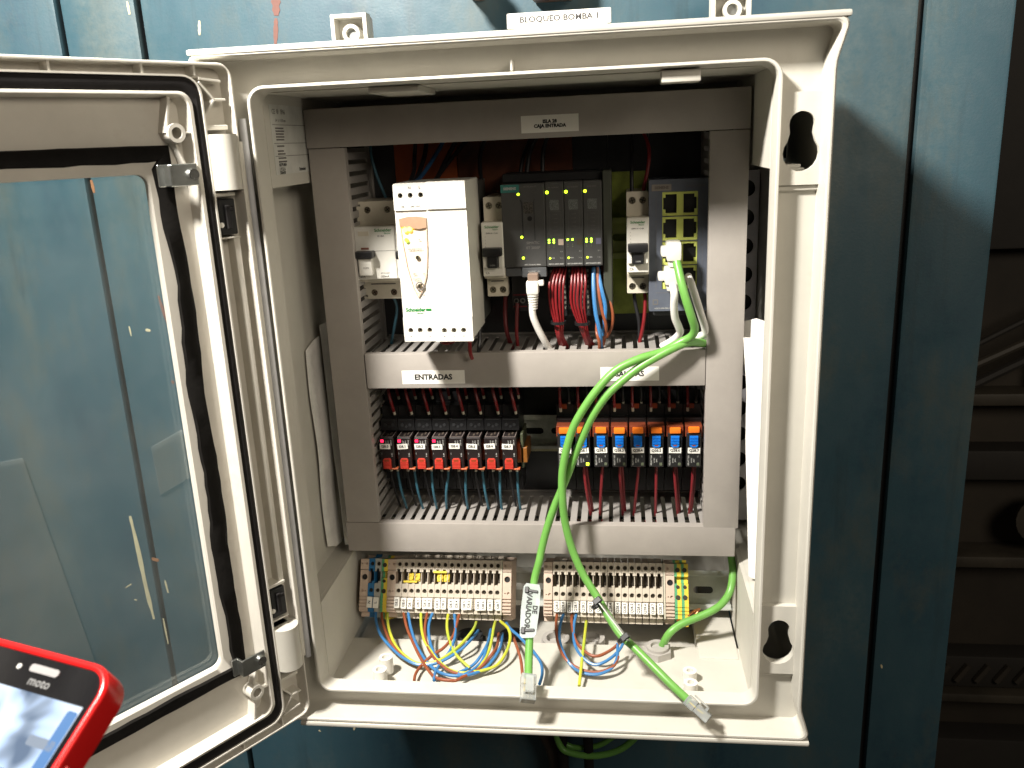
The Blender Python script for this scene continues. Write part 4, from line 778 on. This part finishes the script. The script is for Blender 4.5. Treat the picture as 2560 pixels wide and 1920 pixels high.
wire('field_wire', 'blue wire in the lowest loop under the right row', [(20.8, 98.0, -215.7), (18.1, 81.5, -219.6), (19.2, 63.2, -224.1), (27.2, 43.2, -229.0), (37.8, 36.8, -234.5), (52.4, 34.6, -234.5), (63.7, 39.4, -231.2), (68.1, 48.0, -226.0), (68.1, 61.8, -222.9)], 1.32, WB, FG)
wire('field_wire', 'brown wire in the upper small loop under the right row', [(27.8, 98.0, -215.5), (28.8, 81.5, -219.3), (33.7, 63.2, -223.7), (43.7, 50.8, -226.2), (52.2, 48.4, -226.4), (62.6, 54.9, -224.7), (69.1, 61.8, -222.9)], 1.32, WBR, FG)
wire('field_wire', 'blue wire in the upper loop under the right row', [(32.1, 98.0, -215.4), (30.3, 81.5, -219.2), (31.6, 63.2, -223.7), (37.4, 49.4, -226.7), (48.1, 41.3, -230.0), (58.5, 43.2, -227.9), (68.9, 53.5, -224.8), (73.4, 63.2, -222.4)], 1.32, WB, FG)
wire('field_wire', 'yellow wire hanging straight down under the right row', [(40.5, 98.0, -224.0), (40.0, 67.4, -222.4), (38.7, 43.2, -228.6), (37.4, 18.0, -234.5)], 1.32, WY, FG)
wire_thin = wire
# spiral-wrapped bundles and loose wires seen inside the lowest trunking
for i, (x0, x1, y, z, m, r) in enumerate(((-70, 10, 118, -146, WBK, 4), (15, 135, 112, -147, WB, 2.2), (18, 110, 116, -146, WBR, 2), (-100, 60, 126, -149, WB, 2))):
    wire('ducted_wire', ['thick black wire lying inside the lowest trunking', 'bright blue wire lying at the front inside the lowest trunking', 'brown wire lying inside the lowest trunking', 'blue wire lying deep inside the lowest trunking'][i], [(x0, y, z), ((x0*2+x1)/3, y+3, z-1), ((x0+2*x1)/3, y-2, z+1), (x1, y+1, z)], r, m, 'wires inside the lowest trunking')
for i, (x0, x1) in enumerate(((18, 62), (56, 112))):
    pts = [(x0+(x1-x0)*k/60, 122+5*math.cos(k*1.25), -142+5*math.sin(k*1.25)) for k in range(61)]
    wire('ducted_wire', 'red wire coiled inside the lowest trunking under the %s output relays' % ['left', 'right'][i], pts, 1.3, WR, 'wires inside the lowest trunking', sm=2, n=6)
for i, (x0, x1, m) in enumerate(((-120, -30, WBK), (-20, 50, WR), (40, 130, CG))):
    wire('ducted_wire', ['black', 'red', 'green'][i]+' wire lying inside the middle trunking', [(x0, 120, 10), ((x0+x1)/2, 124, 12), (x1, 118, 10)], [4, 1.6, 3][i], m, 'wires inside the middle trunking')
# wires above the breakers, in front of the orange sheet
for i, (pts, r, m, c) in enumerate((([(-96, 150, 196), (-97, 146, 182), (-94, 128, 172), (-92, 100, 163)], 1.8, WBK, 'black'), ([(-88, 158, 197), (-89, 150, 184), (-90, 128, 170), (-89, 100, 163)], 2.0, WBK, 'black'), ([(-72, 156, 197), (-80, 146, 182), (-87, 124, 168), (-88, 96, 163)], 1.8, mat('navy_wire', (.02, .07, .16), .35), 'dark blue'),
                                  ([(-62, 160, 197), (-72, 152, 178), (-77, 130, 164), (-80, 104, 160)], 2.0, WBK, 'black'), ([(-52, 164, 197), (-66, 158, 182), (-76, 144, 168), (-80, 130, 158)], 1.8, WBK, 'black'), ([(-38, 166, 198), (-44, 162, 180), (-42, 150, 162)], 1.8, WBK, 'black'),
                                  ([(2, 162, 198), (-6, 158, 180), (-10, 150, 160)], 1.6, WBK, 'black'), ([(8, 160, 198), (0, 154, 184), (-3, 146, 164)], 1.9, WBK, 'black'), ([(16, 160, 198), (11, 156, 184), (10, 150, 165)], 1.8, WBK, 'black'))):
    wire('feed_wire', '%s feed wire, %s from the left in front of the orange back sheet' % (c, ORD[i]), pts, r, m, 'feed wires under the top trunking')
wire('feed_wire', 'red wire bending down into the breaker beside the network switch', [(92, 150, 197), (97, 140, 184), (97, 134, 170), (93.4, 132, 152), (93, 134, 146)], 1.5, WR)
wire('feed_wire', 'black wire going into the breaker beside the network switch', [(84, 156, 197), (84, 150, 180), (83.5, 138, 164), (83.5, 134, 147)], 1.6, WBK)
wire('feed_wire', 'thin blue wire curving down beside the left trunking', [(-135, 150, 197), (-134, 146, 185), (-131, 148, 168), (-126, 152, 150)], 1.3, WTB)
wire('feed_wire', 'thin blue wire below the wide breaker at left', [(-124, 140, 68), (-121, 140, 56), (-124, 138, 40), (-129, 140, 24)], 1.3, WTB)
wire('feed_wire', 'red wire leaving the underside of the breaker beside the switch', [(93.5, 134, 68), (94, 132, 56), (92.5, 130, 40), (89, 132, 22)], 1.5, WR)
wire('feed_wire', 'black wire leaving the underside of the breaker beside the switch', [(84.5, 136, 68), (86, 134, 56), (89, 132, 40), (89, 136, 22)], 1.5, WBK)
wire('feed_wire', 'red wire below the supply plug of the module rack', [(-13, 128, 60), (-13.5, 124, 48), (-14, 122, 34), (-14, 128, 18)], 1.5, WR)
wire('feed_wire', 'dark red wire below the breaker beside the module rack', [(-24, 138, 66), (-25, 136, 50), (-24, 134, 34), (-20, 138, 18)], 1.8, WDR)
wire('feed_wire', 'red wire leaving the underside of the power supply over the middle trunking', [(-48, 84, 46), (-48, 84, 36), (-48.4, 86, 28), (-47.6, 89, 22)], 1.6, WR)
wire('feed_wire', 'short red loop under the left half of the power supply', [(-72, 84, 46), (-71, 84, 38), (-66, 86, 36), (-60, 96, 38)], 1.6, WR)
wire('feed_wire', 'black wire tail under the right edge of the power supply', [(-42, 100, 46), (-42, 98, 36), (-43, 96, 28), (-44, 104, 24)], 1.6, WBK)
for j, xb in enumerate((24.5, 39.6)):
    for q in range(5):
        dx = (q-2)*1.9; y = 112+abs(q-2)*1.6; s_ = [1.5, 9][j]
        wire('module_wire', '%s strand of the red bundle hanging under the %s narrow module' % (ORD[q], ['first', 'second'][j]), [(xb+dx*1.25, y+8, 90), (xb+dx*1.5+[-3, 0][j], y, 78), (xb+dx*1.4+[-3.5, -1][j], y-1, 62), (xb+dx*.9+[-2, 2][j], y, 46), (xb+dx*.6+[-1.5, 5][j], y+2, 34), (xb+dx*.9+s_, y+14, 20)], 1.05, WR, 'red bundles under the module rack')
    b = B(); b.ring((xb+[-2, 2.6][j], 112, 45-j), 6.4, 5.4, 2.4, 'z', 20); tag(b.obj('cable_tie', BLACK), 'black tie round the %s red bundle under the module rack' % ['left', 'right'][j], 'cable tie')
for i, (dx, m, pts) in enumerate(((0, WB, [(52, 120, 90), (52, 112, 72), (53.5, 108, 54), (56.5, 108, 38), (57, 114, 24), (56, 128, 14)]), (1, WB, [(55, 122, 90), (58, 114, 74), (61, 112, 60), (60.5, 112, 48), (59, 116, 34)]), (2, WBR, [(55, 120, 90), (56.2, 113, 70), (58.5, 111, 56), (61.5, 112, 42), (60, 118, 30), (57, 130, 16)]),
                                (3, WBR, [(59, 124, 90), (64, 118, 66), (67, 116, 52), (66, 118, 40), (62, 126, 30)]), (4, WBR, [(54, 124, 44), (54, 110, 38), (56, 109, 28), (54.5, 118, 16)]))):
    wire('module_wire', ['thick blue wire hanging under the third narrow module', 'short blue wire right of the thick blue one under the third module', 'brown wire between the blue wires under the third module', 'brown wire bowing right under the end of the module rack', 'short brown wire low in front of the thick blue one'][i], pts, 1.7 if i < 2 else 1.35, m, 'blue and brown wires under the module rack')
# ================================================================== GREEN AND WHITE NETWORK CABLES
def plug45(label, p, d, roll=0):
    # clear modular plug whose cable end is at p, pointing along d
    d = Vector(d).normalized(); t = thing('network_plug', label, 'network plug', p, group='clear network plugs'); q = d.to_track_quat('Z', 'Y'); t.rotation_euler = (q.to_matrix() @ Matrix.Rotation(roll, 3, 'Z')).to_euler()
    b = B(); b.box(-5.9, 5.9, -4, 4, 0, 9, c=.6); b.box(-5.9, 5.9, -3.6, 3.4, 9.1, 21.5, c=.5); b.obj('body', CLR, t)
    b = B(); b.plate([(-3, 3), (3, 3), (3, 16), (-3, 16)], [], -6.6, -5.8); b.box(-3, 3, -6.4, -3.5, 15, 17); b.obj('latch', CLR, t)
    for k in range(8):
        b = B(); b.box(-4.1+1.05*k, -3.5+1.05*k, -3.0, -1.2, 14.5, 21.0); b.obj('contact', GOLD, t)
    for k in range(4): b = B(); b.tube([(-2.4+1.6*k, 0, 2), (-3+2*k, 0, 10), (-3+2*k, -.5, 16)], .55, 6, 3); b.obj('core', [WB, WBR, CG, TYEL][k], t)
    return t
def boot(label, p, w_, h_, d_, nub):
    t = thing('network_boot_plug', label, 'network plug', p, group='white angled network plugs')
    b = B(); b.box(-w_/2, w_/2, -d_, 4, -h_/2, h_/2, c=2.4); b.box(-w_/2+1.5, w_/2-.5, -d_+2, 2, -h_/2-5, -h_/2+3, c=2); b.obj('body', WHT, t)
    b = B(); b.box(-w_/2-nub, -w_/2+2, -d_+4, -2, -h_/2+3, h_/2-3.5, c=2); b.obj('latch', WHT, t); return t
wire('network_cable', 'green cable from the upper white plug, curving left then down to the right-hand clear plug', [(117.0, 88.0, 96.9), (119.6, 80.0, 84.2), (123.0, 76.0, 70.9), (127.4, 76.0, 56.8), (130.6, 80.0, 45.8), (128.0, 84.0, 38.6), (119.8, 86.0, 33.7), (105.5, 84.0, 26.6), (88.8, 80.0, 22.7), (69.8, 77.0, 14.2), (55.5, 74.0, 0.3), (42.8, 72.0, -17.3), (33.8, 71.0, -34.2), (27.5, 70.0, -56.5), (24.7, 69.0, -75.0), (24.9, 68.0, -96.1), (26.1, 68.0, -112.3), (29.6, 67.0, -129.9), (34.7, 65.0, -145.7), (41.5, 62.0, -160.2), (52.9, 55.0, -176.5), (61.1, 46.0, -187.2), (71.2, 35.0, -197.5), (82.0, 26.0, -203.0), (96.4, 12.0, -210.3), (110.3, 0.0, -218.4), (123.2, -8.0, -226.7)], 3.25, CG, 'green network cables', 'cable', 14, 5)
wire('network_cable', 'green cable coming out behind the right trunking and hanging down to the left-hand clear plug', [(145.3, 108.0, 26.1), (137.8, 96.0, 30.7), (126.8, 88.0, 33.1), (116.6, 84.0, 30.4), (104.1, 82.0, 24.5), (88.7, 80.0, 15.8), (74.5, 78.0, 5.0), (62.0, 76.0, -6.5), (50.3, 75.0, -23.4), (42.2, 75.0, -40.7), (34.8, 75.0, -58.4), (29.5, 75.0, -73.1), (23.1, 76.0, -88.9), (16.5, 75.0, -104.7), (10.0, 73.0, -123.6), (5.6, 70.0, -139.9), (3.6, 67.0, -149.1), (-0.6, 62.0, -164.1), (-2.1, 50.0, -179.8), (-2.6, 34.0, -192.6), (-2.1, 14.0, -205.7), (-1.1, -3.0, -214.9)], 3.25, CG, 'green network cables', 'cable', 14, 5)
plug45('clear plug on the end of the green cable over the bottom rim at right', (121.0, -6.6, -225.3), (7.5, -4.6, -4.8), 2.5)
plug45('clear plug on the end of the green cable hanging at centre', (-1.3, -0.4, -213.5), (0.5, -8.8, -4.8), 2.9)
wire('network_cable', 'green cable coming down behind the bare rail end into the light gland', [(168.5, 120.0, -169.5), (169.1, 112.0, -180.1), (166.4, 104.0, -193.3), (159.6, 96.0, -200.6), (150.9, 90.0, -205.0), (136.7, 86.0, -210.4), (121.9, 82.0, -215.4), (112.2, 78.0, -222.2), (106.5, 80.2, -236.0)], 3.3, CG, 'green network cables', 'cable', 14)
wire('network_cable', 'white cable from the lower white plug, bending down left into the middle trunking', [(114.3, 92.0, 78.6), (115.2, 86.0, 72.4), (115.1, 88.0, 62.6), (116.3, 92.0, 52.1), (119.5, 96.0, 43.8), (120.7, 100.0, 38.3), (115.8, 106.0, 31.1), (107.1, 112.0, 24.4)], 3.0, CW, 'white network cables', 'cable', 14)
wire('network_cable', 'white cable right of the green one in front of the network switch', [(127.1, 108.0, 82.7), (129.2, 98.0, 77.3), (132.8, 94.0, 65.8), (136.3, 94.0, 54.6), (139.8, 96.0, 43.4), (140.1, 98.0, 38.1), (136.1, 102.0, 34.6), (130.3, 108.0, 30.4)], 3.0, CW, 'white network cables', 'cable', 14)
wire('network_cable', 'white cable under the module rack going into the middle trunking', [(2.4, 104.0, 68.5), (2.2, 104.0, 55.2), (5.0, 106.0, 44.7), (9.5, 110.0, 33.3), (14.5, 118.0, 21.0), (20.5, 128.0, 9.0)], 2.9, CW, 'white network cables', 'cable', 14)
boot('white angled plug in the third port row with the green cable', (115.2, 112, 104.0), 11.7, 14.6, 20, 4)
boot('white angled plug in the lowest port row with a white cable', (114.7, 112, 84.3), 13.1, 13.0, 20, 5)
t = thing('network_boot_plug', 'ribbed white plug hanging under the dark module rack', 'network plug', (2.9, 104, 82.6), group='white angled network plugs')
b = B(); b.box(-3.5, 5, -3, 6, 0, 6, c=.5); b.obj('clear_nose', mat('dim_nose', (.25, .18, .14), .3), t)
b = B(); b.box(-5, 5, -4.5, 5, -11, .4, c=2); b.box(3, 9.4, -3, 3, -4, .6, c=1.4); b.obj('body', WHT, t)
for k in range(6): b = B(); b.ring((0, 0, -12.6-2.1*k), 4.5-.22*k, 2.6, 1.3, 'z', 18); b.obj('rib', WHT, t)
TA, TBt = Vector((-1.3, 58.0, -166.8)), Vector((-3.6, 25.0, -198.1))
dz = (TA-TBt).normalized(); dx = Vector((1, .05, .03)); dx = (dx-dz*dx.dot(dz)).normalized(); dy = dz.cross(dx)
t = thing('cable_tag', 'clear tag lettered VARIADOR DE tied to the hanging green cable', 'cable tag', tuple((TA+TBt)/2+dy*-4.6)); t.rotation_euler = Matrix((dx, dy, dz)).transposed().to_euler(); HL = (TA-TBt).length/2
b = B(); b.plate([(-6.6, -HL+2), (-4.6, -HL), (5, -HL+1), (6.6, -HL+4), (7.4, 0), (7, HL-5), (5.6, HL-.6), (-5.4, HL), (-7.4, HL-3), (-7.8, 0)], [], -.4, .4); b.obj('plate', TAGM, t)
text('VARIADOR', 6.0, t, (-1.6, -.6, 0), INK, -math.pi/2, bold=.22); text('DE', 5.4, t, (3.6, -.6, 1), INK, -math.pi/2, bold=.22)
for s in (1, -1):
    b = B(); b.box(-6, 5, -1.6, 1, -1.1, 1.1, c=.3, M=Matrix.Translation((0, 0, s*(HL-6.5))) @ Matrix.Rotation(.12*s, 4, 'Y')); b.box(-5.8, -2.6, -2.2, 1.4, -2.6, 2.6, c=.4, M=Matrix.Translation((0, 0, s*(HL-6)))); b.ring((0, 4.4, s*(HL-6.5)-1), 4.4, 3.3, 2, 'z', 18); b.obj('tie', BLACK, t)
EA, EB = Vector((51.9, 49.0, -173.1)), Vector((77.6, 24.0, -195.6))
t = thing('cable_tag', 'edge-on translucent tag with two black ties on the right-hand green cable', 'cable tag', tuple((EA+EB)/2)); dz = (EA-EB).normalized(); dx = Vector((.12, .85, -.5)); dx = (dx-dz*dx.dot(dz)).normalized(); dy = dz.cross(dx); t.rotation_euler = Matrix((dx, dy, dz)).transposed().to_euler(); HL = (EA-EB).length/2
b = B(); b.plate([(-6, -HL), (6, -HL), (6, HL), (-6, HL)], [], -.45, .45); b.obj('plate', mat('milky_tag', (.62, .64, .60), .3, alpha=.75), t)
for s in (1, -1): b = B(); b.box(-7.2, -2.8, -3.6, 3.6, -2.4, 2.4, c=.6, M=Matrix.Translation((0, 0, s*(HL-3)))); b.ring((0, 3.4, s*(HL-4)-1.2), 4.6, 3.4, 2.4, 'z', 18); b.obj('tie', BLACK, t)
wire('bare_earth_braid', 'bare copper strands looping under the earth terminals', [(119.3, 95.0, -216.7), (122.6, 92.0, -220.7), (129.9, 90.0, -216.6), (135.3, 90.0, -210.1), (137.8, 92.0, -207.3), (132.2, 94.0, -211.4), (125.5, 95.0, -219.3)], .8, COP, None, 'earth wire', 8)
wire('bare_earth_braid', 'second loop of bare copper just behind the first under the earth terminals', [(127.0, 96.0, -217.9), (133.7, 95.0, -210.0), (139.3, 93.0, -205.9), (136.8, 91.0, -208.7), (131.4, 91.0, -215.2), (124.1, 93.0, -219.3), (120.8, 96.0, -215.3)], .7, COP, None, 'earth wire', 8)
# ================================================================== PAPERS, SIGN, PHONE
def sheet(name, label, cols, thick=.5):
    b = B(); A = []; 
    for c in cols: A.append([b.bm.verts.new(p) for p in spline([Vector(q) for q in c], 6)])
    b._bridge(A, False, False); geo = b.bm.faces[:]; bmesh.ops.recalc_face_normals(b.bm, faces=geo); bmesh.ops.solidify(b.bm, geom=geo, thickness=thick)
    o = b.obj(name, PAPER, smooth=60); tag(o, label, 'paper'); return o
sheet('document_sheet', 'white folded paper standing along the right inner wall beside the trunking', [[(191, 60, 38), (191, 60, 0), (191, 60, -50), (190, 60, -100), (184, 66, -163)], [(184, 82, 37), (185, 80, 0), (185.5, 78, -50), (184, 78, -100), (176, 68, -160)], [(169.6, 92, 35.5), (171, 90, 15), (173, 90, -9), (173, 90, -30), (173.4, 90, -50), (176, 90, -70), (177, 88, -95), (173.6, 84, -118), (169.6, 76, -138), (166, 70, -154)]])
sheet('document_pocket', 'grey-white curved card behind the white paper at the right inner wall', [[(190.5, 96, 46), (190.5, 96, 10)], [(180, 100, 49), (180, 100, 10)], [(169, 106, 45), (169, 106, 10)]])
sheet('document_sheet', 'dim rolled paper standing in the left side pocket by the trunking', [[(-190, 92, 30), (-190, 90, -10), (-189, 92, -60), (-190, 90, -110), (-189, 90, -150)], [(-187, 104, 36), (-188, 104, 0), (-186, 102, -60), (-188, 104, -110), (-186, 103, -156)], [(-188, 122, 36), (-188, 122, 0), (-187, 122, -60), (-188, 120, -110), (-187, 120, -160)]])
sheet('document_sheet', 'pale folded paper strip close behind the left trunking', [[(-186, 120, 46), (-185, 119, 0), (-184, 116, -60), (-181, 112, -110), (-180, 110, -158)], [(-180, 126, 48), (-179, 126, 0), (-177, 124, -60), (-174, 120, -110), (-171, 116, -160)], [(-178, 140, 46), (-178, 138, 0), (-175, 134, -60), (-172, 130, -110), (-169, 124, -158)]])
t = thing('name_sign', 'white lettered sign standing on top of the box reading BLOQUEO BOMBA 1', 'sign', (27, 150, 284), (math.radians(-8), 0, 0))
b = B(); b.box(-41.5, 41.5, 0, 3, -5.4, 6.4, c=.7); b.box(-33, 38.5, .4, 2.4, -20, -5.5, c=.4); b.obj('plate', WHT, t)
b = B(); b.box(-33.4, -31.6, -2, 3, -20, -5.6, c=.5); b.obj('folded_edge', WHT, t)
text('BLOQUEO BOMBA 1', 6.3, t, (0.5, -.12, .6), mat('faded_ink', (.03, .028, .03), .6, bump=0), 0, bold=.16, sx=1.1)
PO = Vector((-129.9, -302.9, -7.2)); PA = Vector((0.9664, -0.2560, -0.0221)); PB = Vector((-0.2298, -0.8230, -0.5194))
t = thing('phone', 'smartphone in a glossy red case at the bottom left, screen lit', 'mobile phone', tuple(PO)); PN = PA.cross(PB)   # PN points away from the screen side
t.rotation_euler = Matrix((PA, PN, -PB)).transposed().to_euler()
W_, H_ = 88, 146
def pr(i, r): return [(-W_/2+x, -H_/2+z) for x, z in rrect(W_/2-i, H_/2-i, r, 8)]
b = B(); L = []
for i, r, y in ((.4, 12, 13), (0, 13, 11), (0, 13, 1.5), (.5, 12.6, 0), (1.8, 11.4, -.6), (3.0, 10.2, 0), (3.3, 10, 1.2)): L.append([b.bm.verts.new((x, y, z)) for x, z in pr(i, r)])
b._bridge(L, False); b.bm.faces.new([b.bm.verts.new((x, 13.4, z)) for x, z in pr(1.5, 11)]); b.obj('case', REDC, t, smooth=60)
b = B(); b.plate(pr(3.2, 9.8), [], .9, 7); b.obj('front_glass', mat('phone_glass', (.008, .008, .009), .08), t)
b = B(); b.plate(rect(-W_+6.5, -6.5, -H_+18, -17.5), [], .7, .95); sc = b.obj('screen', screenmat(), t)
for (x0, x1, z0, z1, m) in ((-38, -12, -62, -46, mat('screen_blue', (.02, .02, .02), .1, emit=(.10, .20, .34), estr=1)), (-22, -8, -36, -32, mat('screen_grey', (.02, .02, .02), .1, emit=(.35, .42, .52), estr=1)), (-30, -22, -56, -50, mat('screen_red', (.02, .02, .02), .1, emit=(.45, .12, .12), estr=1)), (-12, -6.6, -60, -20, mat('screen_deep', (.02, .02, .02), .1, emit=(.12, .32, .7), estr=1))):
    b = B(); b.plate(rect(x0, x1, z0, z1, 1.2), [], .6, .72); b.obj('picture_patch', m, sc)
b = B(); b.plate(rect(-43, -27, -9.8, -6.6, 1.5, 4), [], .2, 1); b.obj('speaker_slot', mat('pale_slot', (.26, .25, .25), .35), t)
text('moto', 5.4, t, (-34, .8, -13.2), mat('phone_print', (.16, .16, .16), .5, bump=0), 0, bold=.06); b = B(); b.cyl((-49, .5, -9), 1.2, .5, 'y', 14); b.obj('sensor', WINK, t)
b = B(); b.box(-1, .8, 3, 5.6, -52, -38, c=.4); b.obj('side_button', REDC, t)
# cables leaving under the box
for i, (pts, r, m, lb) in enumerate((([(5, 150, -262), (8, 152, -330), (10, 160, -400), (12, 165, -520)], 5.5, RUB, 'left thick dark cable hanging under the box'), ([(30, 150, -262), (34, 150, -340), (37, 154, -400), (37, 160, -520)], 5, RUB, 'right thick dark cable hanging under the box'),
        ([(-60, 170, -330), (-45, 176, -365), (-12, 178, -400), (2, 180, -440), (0, 182, -500)], 9, mat('brown_hose', (.05, .035, .025), .6), 'dark brown hose curving under the box at left'),
        ([(96, 150, -370), (72, 150, -398), (44, 150, -409), (18, 152, -408), (8, 154, -401), (2, 160, -380)], 3.3, CG, 'lower green cable looping under the box'), ([(78, 156, -368), (62, 156, -390), (44, 158, -404), (22, 160, -408), (10, 160, -402)], 2.8, CG, 'upper green cable looping under the box'))):
    wire('hanging_cable', lb, pts, r, m, 'cables hanging under the box', 'cable', 12)
b = B(); b.box(-100, 8, 178, 190, -372, -262, c=4); tag(b.obj('junction_cover', mat('dark_cover', (.02, .022, .024), .6)), 'dark cover plate on the wall just under the box', 'cover plate')
